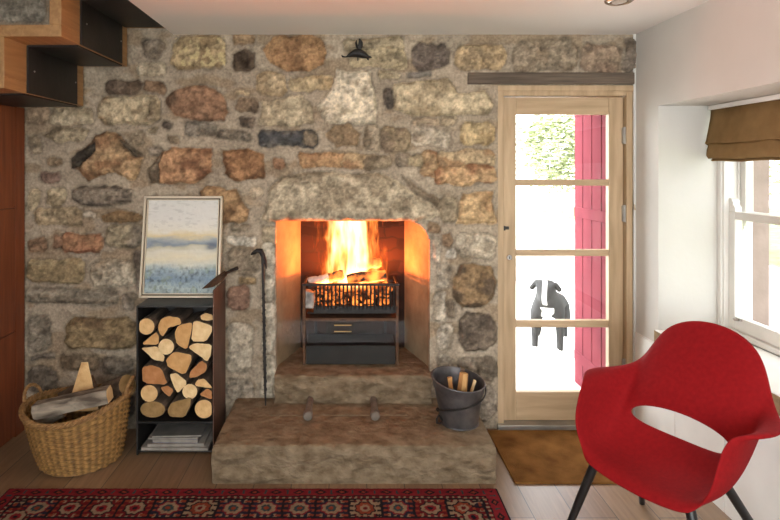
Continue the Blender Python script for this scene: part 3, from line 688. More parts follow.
# ------------------------------------------------------------------ log store with its logs
LS = thing('log_store', 'tall black steel log store with a rusty side panel, packed with split firewood', 'log store', (-.99, -.18, 0))
sx0, sx1, sy0, sy1 = -1.212, -.768, -.335, -.034
MB().box(sx0, sx0+.010, sy0, sy1, 0, .855).build('side_panel', M['steel'], LS, bevel=.001)
tag(MB().box(sx1-.006, sx1, sy0, sy1, 0, .945).build('side_panel', M['rust'], LS, bevel=.001), 'taller rusty brown side panel')
MB().box(sx0+.010, sx1-.006, sy0, sy1, .846, .856).build('top_panel', M['steel'], LS, bevel=.001)
MB().box(sx0+.010, sx1-.006, sy0, sy1, .182, .192).build('shelf', M['steel'], LS, bevel=.001)
MB().box(sx0+.010, sx1-.006, sy0, sy1, .018, .026).build('bottom_panel', M['steel'], LS, bevel=.001)
MB().box(sx0+.010, sx1-.006, sy1-.006, sy1, .026, .846).build('back_panel', M['blacksteel'], LS)
def circ(cx, cy, rx, ry=None, n=18): return [(cx+rx*math.cos(2*PI*i/n), cy+(ry or rx)*math.sin(2*PI*i/n)) for i in range(n)]
A = lambda p: [(130+x/5.2, 290+y/5.2) for x, y in p]
B_ = lambda p: [(130+x/5.2, 370+y/5.2) for x, y in p]
LOGS = [
 (A(circ(85,190,42)), 'pale', .335, 'round log with a pale ringed end, top left of the log store'),
 (A([(146,190),(160,152),(200,135),(258,145),(268,178),(200,195),(190,215),(170,243),(152,222)]), 'mid', .325, 'hooked half-round log second from the left in the top row of the log store'),
 (A([(57,284),(135,218),(150,240),(148,285)]), 'mid', .33, 'small pale wedge of wood under the top left round log in the log store'),
 (A(circ(188,295,41)), 'white', .335, 'small round pale log left of centre in the upper half of the log store'),
 (A([(57,302),(140,292),(160,318),(180,345),(175,373),(120,362),(88,328)]), 'white', .335, 'creamy white split log at the left wall of the store, below the small wedge'),
 (A([(232,222),(250,185),(320,168),(322,200),(300,300),(285,306),(242,280)]), 'mid', .33, 'tall split log with a straight right edge in the top middle of the store'),
 (A([(327,168),(350,160),(435,187),(433,215),(395,268),(318,267)]), 'white', .325, 'squarish creamy split log in the top right of the store'),
 (A([(366,132),(395,118),(430,130),(432,155),(400,160),(370,154)]), 'pale', .29, 'small oval log set back at the top right corner of the store'),
 (A([(302,300),(335,276),(434,282),(420,340),(402,373),(362,342)]), 'white', .33, 'wide creamy split log at the right wall of the store, under the squarish one'),
 (A([(187,362),(230,320),(318,336),(320,365),(285,443),(197,400)]), 'mid', .335, 'large split log in the very centre of the store'),
 (A([(307,458),(312,425),(370,367),(400,387),(394,425),(345,453)]), 'orange', .325, 'orange-brown split log on the right of the store, right of the large centre log'),
 (A([(62,402),(110,390),(162,407),(198,493),(66,484)]), 'orange', .335, 'big orange-brown split log at the left wall of the store, halfway down'),
 (B_([(205,24),(240,14),(301,65),(250,120),(234,100)]), 'white', .33, 'pale triangular split log below the large centre log in the store'),
 (B_([(337,75),(350,52),(385,44),(436,86),(434,95),(345,84)]), 'pale', .335, 'flat quarter log at the right wall of the store, two above the bottom'),
 (B_(circ(100,122,44)), 'pale', .335, 'round pale log at the left wall of the store, second from the bottom'),
 (B_([(160,90),(195,81),(227,105),(205,142),(165,105)]), 'orange', .32, 'little orange-brown triangular log between the two lower round logs in the store'),
 (B_(circ(311,112,39)), 'white', .33, 'small round pale log in the lower middle right of the store'),
 (B_([(359,130),(400,95),(434,110),(434,155)]), 'orange', .33, 'orange wedge of wood resting on the round log at the bottom right of the store'),
 (B_(circ(118,205,64,42)), 'dull', .335, 'dull brown oval log in the bottom left corner of the store'),
 (B_([(194,215),(212,172),(318,142),(313,190),(285,245),(210,244)]), 'dull', .335, 'dull brown split log in the middle of the bottom row of the store'),
 (B_(circ(385,203,48)), 'pale', .335, 'round log with a ringed end in the bottom right corner of the store'),
]
for i, (poly, cm, yf, lb) in enumerate(LOGS):
    yy = -yf+.012; s = 553/(yy+3.5)
    pts = [((x-348)/s, 1.65-(y-167)/s) for x, y in poly]
    cx = sum(p[0] for p in pts)/len(pts); cz = sum(p[1] for p in pts)/len(pts)
    gw = 1.03 if cm != 'x' else 1; pts = [(min(max(cx+(p[0]-cx)*gw, sx0+.012), sx1-.014), max(cz+(p[1]-cz)*gw, .1935)) for p in pts]
    if len(pts) < 12:          # round the corners a little and roughen
        q = []
        rr = random.Random(i)
        for k in range(len(pts)):
            a, b, c = pts[k-1], pts[k], pts[(k+1) % len(pts)]
            q += [(b[0]+.15*(a[0]-b[0]), b[1]+.15*(a[1]-b[1])), (b[0]+.15*(c[0]-b[0]), b[1]+.15*(c[1]-b[1]))]
            for t in (.38, .62): q.append((b[0]+t*(c[0]-b[0])+rr.uniform(-.0015, .0015), b[1]+t*(c[1]-b[1])+rr.uniform(-.0015, .0015)))
        pts = q
    n = len(pts); L_ = [yy, yy+.004, -.25+.02*random.random(), -.15, -.06]
    m = MB(); m.cur = 1
    vs = []
    for k, y_ in enumerate(L_):
        sc = .975 if k == 0 else (1.0 if k < 4 else .96)
        vs += [(cx+(p[0]-cx)*sc, y_, cz+(p[1]-cz)*sc) for p in pts]
    m.add(vs, [(k*n+j, k*n+(j+1) % n, (k+1)*n+(j+1) % n, (k+1)*n+j) for k in range(4) for j in range(n)]+[tuple(4*n+j for j in range(n))])
    m.cur = 0; m.f.append(list(range(n))); m.m.append(0)
    bark = M['bark']
    o = m.build('firewood_log', [CUT[cm], bark], smooth=50, loc=(cx, -.2, cz)); tag(o, lb, 'log', 'logs in the log store')
# papers on the lowest shelf of the store
M['paper'] = noise_mat('newsprint', (.20, .18, .155), (.32, .29, .25), 18, rough=.9)
M['cover'] = noise_mat('magazine_cover', (.10, .09, .08), (.20, .185, .165), 9, rough=.5)
M['bluecover'] = noise_mat('blue_magazine', (.04, .05, .16), (.30, .29, .34), 12, rough=.5)
zz = .0265
for (xa, xb, ya, yb2, h, rz, mk, lb) in (
   (-1.185, -.80, -.335, -.06, .016, -.01, 'paper', 'wide folded newspaper at the bottom of the pile under the log store shelf'),
   (-1.155, -.83, -.325, -.07, .018, .02, 'paper', 'newspaper second from the bottom of the pile under the log store shelf'),
   (-1.125, -.86, -.318, -.08, .022, -.03, 'bluecover', 'blue and white magazine in the middle of the pile under the log store shelf'),
   (-1.15, -.865, -.322, -.07, .010, .015, 'paper', 'thin magazine just below the top of the pile under the log store shelf'),
   (-1.135, -.85, -.318, -.06, .010, .05, 'cover', 'dark-covered magazine on top of the pile under the log store shelf')):
    cx, cy = (xa+xb)/2, (ya+yb2)/2
    R4 = Matrix.Translation((cx, cy, 0)) @ Matrix.Rotation(rz, 4, 'Z') @ Matrix.Translation((-cx, -cy, 0))
    t = thing('magazine', lb, 'magazine', (cx, cy, zz), 'papers in the log store')
    MB().box(xa+.002, xb-.002, ya+.003, yb2-.002, zz+.0012, zz+h-.0012, R4).build('pages', M['paper'], t, smooth=0)
    c = MB().box(xa, xb, ya, yb2, zz, zz+.0012, R4).box(xa, xb, ya, yb2, zz+h-.0012, zz+h, R4).box(xa, xb, yb2-.001, yb2, zz, zz+h, R4); c.build('cover', M[mk], t, smooth=0)
    zz += h+.0005

# ------------------------------------------------------------------ painting leaning on the wall
PT = thing('framed_painting', 'framed pale blue and yellow seascape painting leaning on the wall atop the log store', 'painting', (-1.015, -.11, .8565))
tilt = math.atan2(.09, .60)
P0 = Vector((-1.0195, -.138, .8565)); ux = Vector((1, 0, 0)); uz = Vector((0, math.sin(tilt), math.cos(tilt))); un = Vector((0, -math.cos(tilt), math.sin(tilt)))
PW, PH = .486, .616
def pt(u, v, d): return P0+ux*u+uz*v+un*d
def slabp(m, u0, u1, v0, v1, d0, d1):
    vs = [pt(u, v, d) for d in (d0, d1) for v in (v0, v1) for u in (u0, u1)]
    m.add(vs, [(0,2,3,1),(4,5,7,6),(0,1,5,4),(2,6,7,3),(0,4,6,2),(1,3,7,5)])
M['cream'] = mat('cream_frame_paint', lin('#cfc2aa'), .5)[0]; M['framegroove'] = mat('dark_frame_groove', lin('#5d4f3c'), .7)[0]
f = MB(); w = .013
for a, b, c, d in ((-PW/2, -PW/2+w, 0, PH), (PW/2-w, PW/2, 0, PH), (-PW/2, PW/2, 0, w), (-PW/2, PW/2, PH-w, PH)): slabp(f, a, b, c, d, 0, .030)
FR = f.build('frame', M['cream'], PT, bevel=.002)
g = MB(); w2 = .021
for a, b, c, d in ((-PW/2+w, -PW/2+w2, w, PH-w), (PW/2-w2, PW/2-w, w, PH-w), (-PW/2+w, PW/2-w, w, w2), (-PW/2+w, PW/2-w, PH-w2, PH-w)): slabp(g, a, b, c, d, .004, .010)
g.build('shadow_gap', M['framegroove'], FR, smooth=0)
f = MB(); w3 = .026
for a, b, c, d in ((-PW/2+w2, -PW/2+w3, w2, PH-w2), (PW/2-w3, PW/2-w2, w2, PH-w2), (-PW/2+w2, PW/2-w2, w2, w3), (-PW/2+w2, PW/2-w2, PH-w3, PH-w2)): slabp(f, a, b, c, d, .004, .026)
f.build('slip', M['cream'], FR, smooth=0)
nu, nv = 150, 190
U, V = np.meshgrid(np.linspace(0, 1, nu), np.linspace(0, 1, nv))
wob = fbm(U*4, V*14, 61, 4)-.5; wob2 = fbm(U*9, V*40, 62, 4)-.5; dab = fbm(U*26, V*30, 63, 3)-.5
v = V+.10*wob+.02*wob2
c = lambda h: np.array(lin(h))
stops = [(0, '#93a8a8'), (.06, '#9fb2b0'), (.15, '#6d8ba0'), (.24, '#8fa6ae'), (.31, '#c9cbb8'), (.38, '#e0d4ab'), (.45, '#d8d2bb'), (.50, '#c5bd98'), (.53, '#7d8f9e'), (.57, '#a3abac'), (.62, '#e2cb8a'), (.68, '#e0d9c6'), (.8, '#d9d6cc'), (1, '#d5d3cb')]
Cc = np.stack([np.interp(v, [s[0] for s in stops], [c(s[1])[k] for s in stops]) for k in range(3)], -1)
low = sstep(.34, .2, V)[..., None] if False else (1-sstep(.22, .36, V))[..., None]
Cc = Cc*(1+low*dab[..., None]*1.5)
dk = (sstep(.12, .24, dab)[..., None])*low; Cc = Cc*(1-dk*.5)+dk*.5*c('#4e6f8d')
gr = sstep(.1, .2, fbm(U*14+9, V*18, 66, 3)-.5)[..., None]*low; Cc = Cc*(1-gr*.4)+gr*.4*c('#8fa57c')
blot = (np.exp(-((U-.93)/.09)**2-((V-.50)/.045)**2)*(1.3+2*wob2))[..., None].clip(0, 1); Cc = Cc*(1-blot*.8)+blot*.8*c('#55657c')
st_ = sstep(.17, .2, abs(wob2)) * (V > .7); Cc = Cc*(1-.12*st_[..., None])
Cc *= (1+.10*wob2[..., None]); Cc = Cc*.68+.32*Cc.mean(-1, keepdims=True)*np.array([1.03, 1.0, .95])
pu = -PW/2+w3-.001+U*(PW-2*w3+.002); pv = w3-.001+V*(PH-2*w3+.002); dd = .012+.0035*dab*(1+low[..., 0])
Pp = np.array(P0)[None, None]+pu[..., None]*np.array(ux)+pv[..., None]*np.array(uz)+dd[..., None]*np.array(un)
M['canvas'] = vcol_mat('oil_paint', .55, .15, 200, .3)
grid_mesh('canvas', Pp, Cc, M['canvas'], parent=PT)
b = MB(); slabp(b, -PW/2+.004, PW/2-.004, .004, PH-.004, .001, .006); b.build('backing_board', M['framegroove'], PT, smooth=0)

# thin dark plate with a short handle over the corner of the store
SH = thing('dark_plate', 'thin dark plate with a short handle atop the log store corner against the painting', 'shovel', (-.80, -.2, .945))
sh = MB()
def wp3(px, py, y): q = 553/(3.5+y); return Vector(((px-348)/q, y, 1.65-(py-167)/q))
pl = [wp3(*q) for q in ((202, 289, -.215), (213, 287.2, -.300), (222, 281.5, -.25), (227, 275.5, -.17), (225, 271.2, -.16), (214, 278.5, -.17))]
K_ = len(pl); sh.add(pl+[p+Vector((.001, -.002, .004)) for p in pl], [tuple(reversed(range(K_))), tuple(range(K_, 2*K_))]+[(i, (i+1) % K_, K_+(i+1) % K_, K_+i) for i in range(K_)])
shp = sh.build('sheet', M['rustiron'], SH, bevel=.001)
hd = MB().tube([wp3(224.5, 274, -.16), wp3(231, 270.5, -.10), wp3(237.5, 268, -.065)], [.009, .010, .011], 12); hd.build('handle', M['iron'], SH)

# ------------------------------------------------------------------ poker
PK = thing('poker', 'long black iron poker with a hooked top leaning against the wall left of the fireplace', 'poker', (-.50, -.14, .2))
pa, pb = Vector((-.50, -.145, .202)), Vector((-.533, -.045, 1.10))
pts = [pa.lerp(pb, t) for t in np.linspace(0, 1, 12)]
MB().tube(pts, [.004, .0075]+[.0085]*9+[.011], 10).build('shaft', M['iron'], PK)
MB().tube([pb+Vector((.022, 0, -.085)), pb+Vector((.016, 0, -.04)), pb+Vector((0, 0, .0)), pb+Vector((-.012, -.002, .026)), pb+Vector((-.035, -.004, .028)), pb+Vector((-.06, -.006, .012)), pb+Vector((-.072, -.006, .003))], [.004, .009, .015, .017, .014, .010, .004], 10).build('hooked_handle', M['iron'], PK)
tw = MB()
tw.tube([pa.lerp(pb, t)+Vector((.0095*math.cos(t*120), .0095*math.sin(t*120), 0)) for t in np.linspace(.08, .75, 260)], .0028, 5); tw.build('twist', M['iron'], PK)

# ------------------------------------------------------------------ bucket
bx, by, bz = .632, -.36, .2
BK = thing('ash_bucket', 'dark tarnished metal bucket with a slanted rim on the right end of the hearth', 'bucket', (bx, by, bz))
def bw(th, t):
    """bucket wall point: th around, t 0..1 up the side; the rim slants up at the back left"""
    r = .103+.042*t
    h = .222+.045*(.5+.5*math.cos(th-2.4)) if True else 0
    return Vector((bx+r*math.cos(th)*1.0-.008*t, by+r*math.sin(th), bz+.001+h*t))
def bshell(t0, t1, rs, off, nn=48):
    m = MB(); prof = []
    for k in range(rs+1):
        t = t0+(t1-t0)*k/rs; prof.append([bw(2*PI*j/nn, t)+Vector((math.cos(2*PI*j/nn), math.sin(2*PI*j/nn), 0))*off for j in range(nn)])
    for k in range(rs, -1, -1):
        t = t0+(t1-t0)*k/rs; prof.append([bw(2*PI*j/nn, t)+Vector((math.cos(2*PI*j/nn), math.sin(2*PI*j/nn), 0))*(off-.004) for j in range(nn)])
    vs = [p for row in prof for p in row]; K = len(prof)
    m.add(vs, [(i*nn+j, i*nn+(j+1) % nn, ((i+1) % K)*nn+(j+1) % nn, ((i+1) % K)*nn+j) for i in range(K) for j in range(nn)])
    return m
b = bshell(0, 1, 8, 0); b.lathe([(.0001, bz+.004), (.101, bz+.004)], (bx, by, 0), 48)
BODY = b.build('body', M['bucket'], BK)
bshell(.80, 1.0, 2, .005).build('rim_band', M['bucket'], BK)
MB().tube([bw(2*PI*j/48, 1)+Vector((math.cos(2*PI*j/48), math.sin(2*PI*j/48), 0))*.003 for j in range(48)], .0055, 8, closed=True).build('rolled_rim', M['bucket'], BK)
MB().tube([bw(2*PI*j/48, .02)+Vector((math.cos(2*PI*j/48), math.sin(2*PI*j/48), 0))*.002 for j in range(48)], .004, 8, closed=True).build('base_ring', M['bucket'], BK)
# bail handle fallen across the front
e0, e1 = bw(.05, .93)+Vector((.010, 0, 0)), bw(PI-.15, .62)+Vector((-.010, 0, 0))
bp = []
for t in np.linspace(0, 1, 20):
    th = .05+(-PI+.10)*t
    lvl = .93-.62*t
    r = bw(th, lvl); bp.append(r+Vector((math.cos(th), math.sin(th), 0))*(.012+.006*math.sin(PI*t)))
MB().tube(bp, .0042, 8).build('bail_handle', M['iron'], BK)
for th, t in ((.05, .93), (-PI+.15, .31)):
    p = bw(th, t); nrm = Vector((math.cos(th), math.sin(th), 0)); MB().ball(p+nrm*.008, .011, 10, 8).build('handle_lug', M['iron'], BK)
th = -PI+.35; p = bw(th, .12); nn_ = Vector((math.cos(th), math.sin(th), 0))
MB().tube([p, p+nn_*.025+Vector((0, 0, .03)), p+nn_*.036+Vector((0, 0, .012)), p+nn_*.035+Vector((0, 0, -.012)), p+nn_*.02+Vector((0, 0, -.018)), p+Vector((0, 0, -.01))], .006, 8).build('tilting_handle', M['iron'], BK)
def split_log(name, a, b, sec, mats, lb, grp, cat='log', rollv=(0, 0, 1), seed=1, taper=1.0):
    """split log from a to b; sec: 2D outline; mats = (cut face, side)"""
    a = Vector(a); b = Vector(b); t = (b-a).normalized(); u = t.cross(Vector(rollv)).normalized(); w_ = u.cross(t)
    rr = random.Random(seed); n = len(sec); K = 6; vs = []
    for k in range(K+1):
        f_ = k/K; s_ = 1+(taper-1)*f_
        for (x, y) in sec: vs.append(a.lerp(b, f_)+u*(x*s_+rr.uniform(-1, 1)*.0015)+w_*(y*s_+rr.uniform(-1, 1)*.0015))
    m = MB(); m.cur = 1; m.add(vs, [(k*n+j, k*n+(j+1) % n, (k+1)*n+(j+1) % n, (k+1)*n+j) for k in range(K) for j in range(n)])
    m.cur = 0; m.f += [list(range(n)), [K*n+j for j in range(n)]]; m.m += [0, 0]
    o = m.build(name, mats, smooth=40, loc=a); return tag(o, lb, cat, grp)
# kindling in the bucket
WDG = [(-.044, -.016), (.0, -.034), (.050, -.012), (.040, .020), (-.006, .032), (-.042, .016)]
split_log('kindling', (.630, -.385, .262), (.662, -.345, .475), WDG, [CUT['pale'], CUT['mid']], 'fat pale split stick standing in the middle of the metal bucket', 'kindling in the bucket', 'kindling', (1, 0, 0), 4, .75)
split_log('kindling', (.600, -.345, .262), (.582, -.330, .445), [(-.012, -.008), (.012, -.008), (.012, .008), (-.012, .008)], [CUT['pale'], CUT['mid']], 'thin stick leaning at the left inside the metal bucket', 'kindling in the bucket', 'kindling', (0, 1, 0), 5)
split_log('kindling', (.672, -.345, .262), (.722, -.352, .435), [(-.007, -.010), (.007, -.010), (.007, .010), (-.007, .010)], [CUT['white'], CUT['white']], 'thin pale stick leaning on the right rim inside the metal bucket', 'kindling in the bucket', 'kindling', (0, 1, 0), 6)
split_log('kindling', (.620, -.31, .262), (.672, -.262, .475), [(-.012, -.008), (.012, -.008), (.01, .010), (-.012, .008)], [CUT['dull'], M['bark']], 'dark bark-covered stick at the back of the metal bucket', 'kindling in the bucket', 'kindling', (0, 1, 0), 7)

# ------------------------------------------------------------------ wicker basket
kx, ky = -1.508, -.365
BA = thing('log_basket', 'round woven wicker basket with loop handles on the floor left of the log store', 'basket', (kx, ky, 0))
RB, RT, HB = .205, .278, .315
def rimz(th): return HB+.040*math.cos(2*th)*.6+.022*math.cos(th)
nth, nz_ = 240, 70
TH, TT = np.meshgrid(np.linspace(0, 2*PI, nth), np.linspace(0, 1, nz_))
rim_h = HB+.024*np.cos(2*TH)+.022*np.cos(TH)
Rr = RB+(RT-RB)*np.sqrt(TT)*.55+(RT-RB)*TT*.45
stakes = 40
wv = np.sin(TH*stakes/1.0*.5*2/2+PI*np.floor(TT*26))*.0055 + np.abs(np.sin(PI*TT*26))*.005
Rr = Rr+wv+.003*(fbm(TH*6, TT*8, 71, 3)-.5)
ks = -.035*TT      # leans a touch to the left, as if pulled by one handle
Pb = np.stack([kx+Rr*np.cos(TH)+ks*.6, ky+Rr*np.sin(TH)*.94, .004+TT*rim_h], -1)
cw = np.array(lin('#96703f'))*(.30+.75*fbm(TH*12, TT*26, 72, 3)+.35*np.abs(np.sin(PI*TT*26))+.25*np.sin(TH*40))[..., None].clip(.15, 2)
M['weave'] = vcol_mat('woven_willow', .7, .3, 90, .3, .25)
wo = grid_mesh('woven_body', Pb, cw, M['weave'], parent=BA)
sd = wo.modifiers.new('thick', 'SOLIDIFY'); sd.thickness = .010; sd.offset = -1
MB().lathe([(.0001, .005), (RB-.004, .005), (RB-.004, .014), (.0001, .014)], (kx, ky, 0), 40).build('base', M['wicker'], BA)
def rimpt(th, dr=0, dz=0): return Vector((kx+(RT+dr)*math.cos(th)-.021, ky+(RT+dr)*math.sin(th)*.94, .004+HB+.024*math.cos(2*th)+.022*math.cos(th)+dz))
br = MB()
for k in range(3):
    ph = 2*PI*k/3
    br.tube([rimpt(2*PI*j/240, .010*math.cos(2*PI*j/240*24+ph)+.002, .010*math.sin(2*PI*j/240*24+ph)+.004) for j in range(240)], .0085, 7, closed=True)
br.build('braided_rim', M['wicker'], BA)
for th in (PI-.12, .12):
    h = MB()
    for k in range(2):
        h.tube([rimpt(th+.26*math.cos(PI*t), .006+.012*math.sin(PI*t)+.004*math.cos(t*40+PI*k), .004+.075*math.sin(PI*t)+.004*math.sin(t*40+PI*k)) for t in np.linspace(0, 1, 26)], .0075, 7)
    h.build('loop_handle', M['wicker'], BA)
G2 = 'logs in the wicker basket'
HALF = [(.055*math.cos(a), .055*math.sin(a)) for a in np.linspace(0, PI, 9)]+[(-.02, -.006), (.02, -.004)]
M['birch'] = noise_mat('birch_bark', (.085, .062, .042), (.33, .27, .20), 7, (1.2, 3, 3), .8, bump=.4, bscale=30, lo=.35, hi=.62, distort=.5)
M['splitgrey'] = noise_mat('grey_split_wood', lin('#6f6152'), lin('#b5a48d'), 9, (.7, 5, 5), .85, bump=.4, bscale=30)
split_log('firewood_log', (-1.685, -.515, .335), (-1.305, -.47, .405), [(-.045, -.035), (.045, -.035), (.052, .012), (.035, .040), (-.035, .040), (-.05, .01)], [CUT['white'], M['birch']], 'long grey-barked split log lying across the front of the wicker basket', G2, 'log', (0, 0, 1), 8)
split_log('firewood_log', (-1.515, -.35, .265), (-1.525, -.300, .52), [(-.10, -.012), (-.04, -.032), (.08, -.02), (.088, .014), (.0, .028), (-.08, .016)], [CUT['white'], CUT['pale']], 'pale pointed split log standing upright in the middle of the wicker basket', G2, 'log', (0, 1, 0), 9, .22)
split_log('firewood_log', (-1.66, -.30, .29), (-1.50, -.20, .36), circ(0, 0, .055, n=14), [CUT['dull'], M['bark']], 'dark bark-covered log at the back left of the wicker basket', G2, 'log', (0, 0, 1), 10)
split_log('firewood_log', (-1.42, -.24, .32), (-1.275, -.30, .385), circ(0, 0, .062, n=14), [CUT['dull'], M['bark']], 'dark bark-covered log at the back right of the wicker basket', G2, 'log', (0, 0, 1), 11)
split_log('firewood_log', (-1.715, -.43, .245), (-1.60, -.40, .30), circ(0, 0, .05, n=14), [CUT['dull'], M['splitgrey']], 'stubby greyish log end behind the left of the long log in the wicker basket', G2, 'log', (0, 0, 1), 12)
split_log('firewood_log', (-1.58, -.40, .15), (-1.33, -.30, .21), circ(0, 0, .06, n=14), [CUT['dull'], M['bark']], 'brown log lying deep in the wicker basket under the others', G2, 'log', (0, 0, 1), 13)

# ------------------------------------------------------------------ mat and rug
o = MB().box(.868, 1.784, -.625, -.05, 0, .010).build('door_mat', M['coir'], bevel=.003, loc=(1.33, -.33, 0)); tag(o, 'brown coir mat on the floor in front of the glazed door', 'door mat')
rx0, rx1, ry0, ry1 = -1.735, .762, -1.62, -.668
nx, ny = 560, 214
RXg, RYg = np.meshgrid(np.linspace(rx0, rx1, nx), np.linspace(ry1, ry0, ny))
D_ = {k: np.array(lin(v)) for k, v in dict(red='#702024', dark='#1d1a1d', cream='#7d6a54', rust='#743424', teal='#2a3a3a', brick='#58191b', navy='#22202b', olive='#6b5a3a').items()}
C = np.empty((ny, nx, 3)); C[:] = D_['brick']
wb = .010*(fbm(RXg*22, RYg*22, 91, 3)-.5); along_w = .016*(fbm(RXg*16, RYg*30, 92, 3)-.5)
dx = np.minimum(RXg-rx0, rx1-RXg); dy = np.minimum(ry1-RYg, RYg-ry0); dist = np.minimum(dx, dy); dist = np.where(dist > .02, dist+wb, dist)
def put(mask, k): C[mask] = D_[k]
along = np.where(dy <= dx, RXg-rx0, RYg-ry0)+along_w
put(dist < .30, 'brick')
put(dist < .012, 'dark')
bd = (dist >= .012) & (dist < .072); put(bd, 'red')
u = (along % .11)/.11-.5; v = (dist-.042)/.03
put(bd & (np.abs(u)*2.2+np.abs(v)*.9 < .62), 'dark'); put(bd & (np.abs(u)*2.2+np.abs(v)*.9 < .30), 'rust'); put(bd & (np.abs(np.abs(u)-.5) < .05) & (np.abs(v) < .5), 'teal')
put((dist >= .072) & (dist < .080), 'dark'); put((dist >= .080) & (dist < .094), 'brick'); put((dist >= .08) & (dist < .094) & ((along % .03) < .012), 'cream'); put((dist >= .094) & (dist < .101), 'dark')
# compartment band: blocks with medallions
pitch = .158
def band(d0, d1, seed):
    blk = np.floor(along/pitch).astype(int); uu = (along % pitch)/pitch-.5; vv = (dist-(d0+d1)/2)/(d1-d0)
    inb = (dist >= d0) & (dist < d1)
    cell = inb & (np.abs(uu) < .46) & (np.abs(vv) < .46)
    typ = (np.abs(np.sin(blk*12.9898+seed*4.1))*43758.5).astype(int) % 4
    put(inb, 'dark')
    for t_, bgk in ((0, 'cream'), (1, 'brick'), (2, 'cream'), (3, 'navy')): put(cell & (typ == t_), bgk)
    rad = np.hypot(uu*pitch, vv*(d1-d0))
    ang = np.arctan2(vv*(d1-d0), uu*pitch); oct_ = rad*(1+.08*np.cos(8*ang))
    for t_, ks_ in ((0, ('dark', 'rust', 'cream', 'brick')), (1, ('dark', 'cream', 'red', 'dark')), (2, ('brick', 'red', 'dark', 'rust')), (3, ('red', 'cream', 'teal', 'rust'))):
        for q_, rr_ in zip(ks_, (.052, .044, .026, .012)): put(cell & (typ == t_) & (oct_ < rr_) , q_)
    hook = cell & (np.abs(vv) > .30) & (np.abs(((uu*10) % 2)-1) < .42) & (oct_ > .055); 
    put(hook & (typ % 2 == 0), 'brick'); put(hook & (typ % 2 == 1), 'cream')
    arm = cell & (np.abs(uu) > .30) & (np.abs(((vv*8) % 2)-1) < .4) & (oct_ > .055); put(arm & (typ % 2 == 0), 'dark'); put(arm & (typ % 2 == 1), 'rust')
band(.101, .245, 1)
put((dist >= .245) & (dist < .252), 'dark'); put((dist >= .252) & (dist < .27), 'red'); put((dist >= .27) & (dist < .277), 'cream')
inn = dist >= .277
put(inn, 'brick')
g1 = ((RXg*5) % 1)-.5; g2 = ((RYg*5) % 1)-.5
put(inn & (np.abs(g1)+np.abs(g2) < .42), 'navy'); put(inn & (np.abs(g1)+np.abs(g2) < .28), 'red'); put(inn & (np.abs(g1)+np.abs(g2) < .12), 'cream')
C *= (.72+.5*fbm(RXg*60, RYg*60, 81, 3)+.12*(fbm(RXg*4, RYg*4, 82, 2)-.5))[..., None]
Zr = .010+.0025*(fbm(RXg*90, RYg*90, 83, 2)-.5)-.008*(1-sstep(0, .012, dist))
M['rug'] = vcol_mat('knotted_wool', 1, .35, 220, .05)
ro = grid_mesh('rug', np.stack([RXg, RYg, Zr], -1)[:, ::-1], C[:, ::-1], M['rug'], loc=(-.5, -1.15, 0))
sd = ro.modifiers.new('thick', 'SOLIDIFY'); sd.thickness = .0012; sd.offset = -1
tag(ro, 'red and navy patterned wool rug on the floor before the hearth', 'rug')

# ------------------------------------------------------------------ red shell armchair
CC = Vector((1.336, -1.199, 0)); yaw = .534
Fv = Vector((-math.cos(yaw), -math.sin(yaw), 0)); Rv = Vector((math.sin(yaw), -math.cos(yaw), 0))
def cl(a, f_, z): return CC+Rv*a+Fv*f_+Vector((0, 0, z))
CH = thing('shell_armchair', 'red upholstered shell armchair with black legs standing by the window at the right', 'armchair', CC)
half = [  # columns from the arm front round to the middle of the back; rows from the lower edge up to the rim
 [(.240,.238,.430), (.284,.240,.525), (.286,.204,.625), (.296,.160,.680), (.312,.128,.690)],
 [(.252,.120,.418), (.298,.112,.535), (.304,.080,.635), (.334,.048,.690), (.388,.028,.692)],
 [(.240,.005,.440), (.284,-.030,.555), (.292,-.066,.635), (.318,-.095,.676), (.376,-.110,.680)],
 [(.222,-.055,.545), (.256,-.135,.605), (.258,-.190,.660), (.254,-.240,.690), (.256,-.264,.700)],
 [(.162,-.082,.582), (.205,-.180,.690), (.212,-.262,.800), (.212,-.312,.880), (.210,-.330,.908)],
 [(0,-.092,.604), (0,-.180,.720), (0,-.274,.862), (0,-.328,.948), (0,-.348,.976)]]
vid = {}; vs = []; fs = []
def V_(key, p):
    if key not in vid: vid[key] = len(vs); vs.append(cl(*p))
    return vid[key]
def bv(i, j):
    p = half[i if i <= 5 else 10-i][j]; sg = -1 if i < 5 else 1
    return V_(('b', i, j), (p[0]*sg, p[1], p[2]))
for i in range(10):
    for j in range(4): fs.append((bv(i, j), bv(i+1, j), bv(i+1, j+1), bv(i, j+1)))
seat = [  # rows front lip .. rear edge: points at a = -.11, 0, .11 ; outer columns shared with the arms
 [(.12,.262,.378), (0,.266,.372)], [(.118,.238,.412), (0,.242,.405)], [(.122,.120,.402), (0,.120,.396)], [(.118,.005,.428), (0,.0,.420)], [(.160,-.072,.508), (0,-.094,.500)]]
lipz = (.212, .262, .398)
def sv(k, c):   # c 0..4
    if c in (0, 4):
        i = {0: None, 1: 0, 2: 1, 3: 2, 4: 3}[k]
        if i is None: return V_(('lip', c), (lipz[0]*(-1 if c == 0 else 1), lipz[1], lipz[2]))
        return bv(i if c == 0 else 10-i, 0)
    p = seat[k][1 if c == 2 else 0]; sg = {1: -1, 2: 1, 3: 1}[c]
    return V_(('s', k, c), (p[0]*sg, p[1], p[2]))
for k in range(4):
    for c_ in range(4): fs.append((sv(k, c_), sv(k, c_+1), sv(k+1, c_+1), sv(k+1, c_)))
m = MB(); m.add(vs, fs)
sh_o = m.build('seat_shell', M['red'], CH, smooth=180)
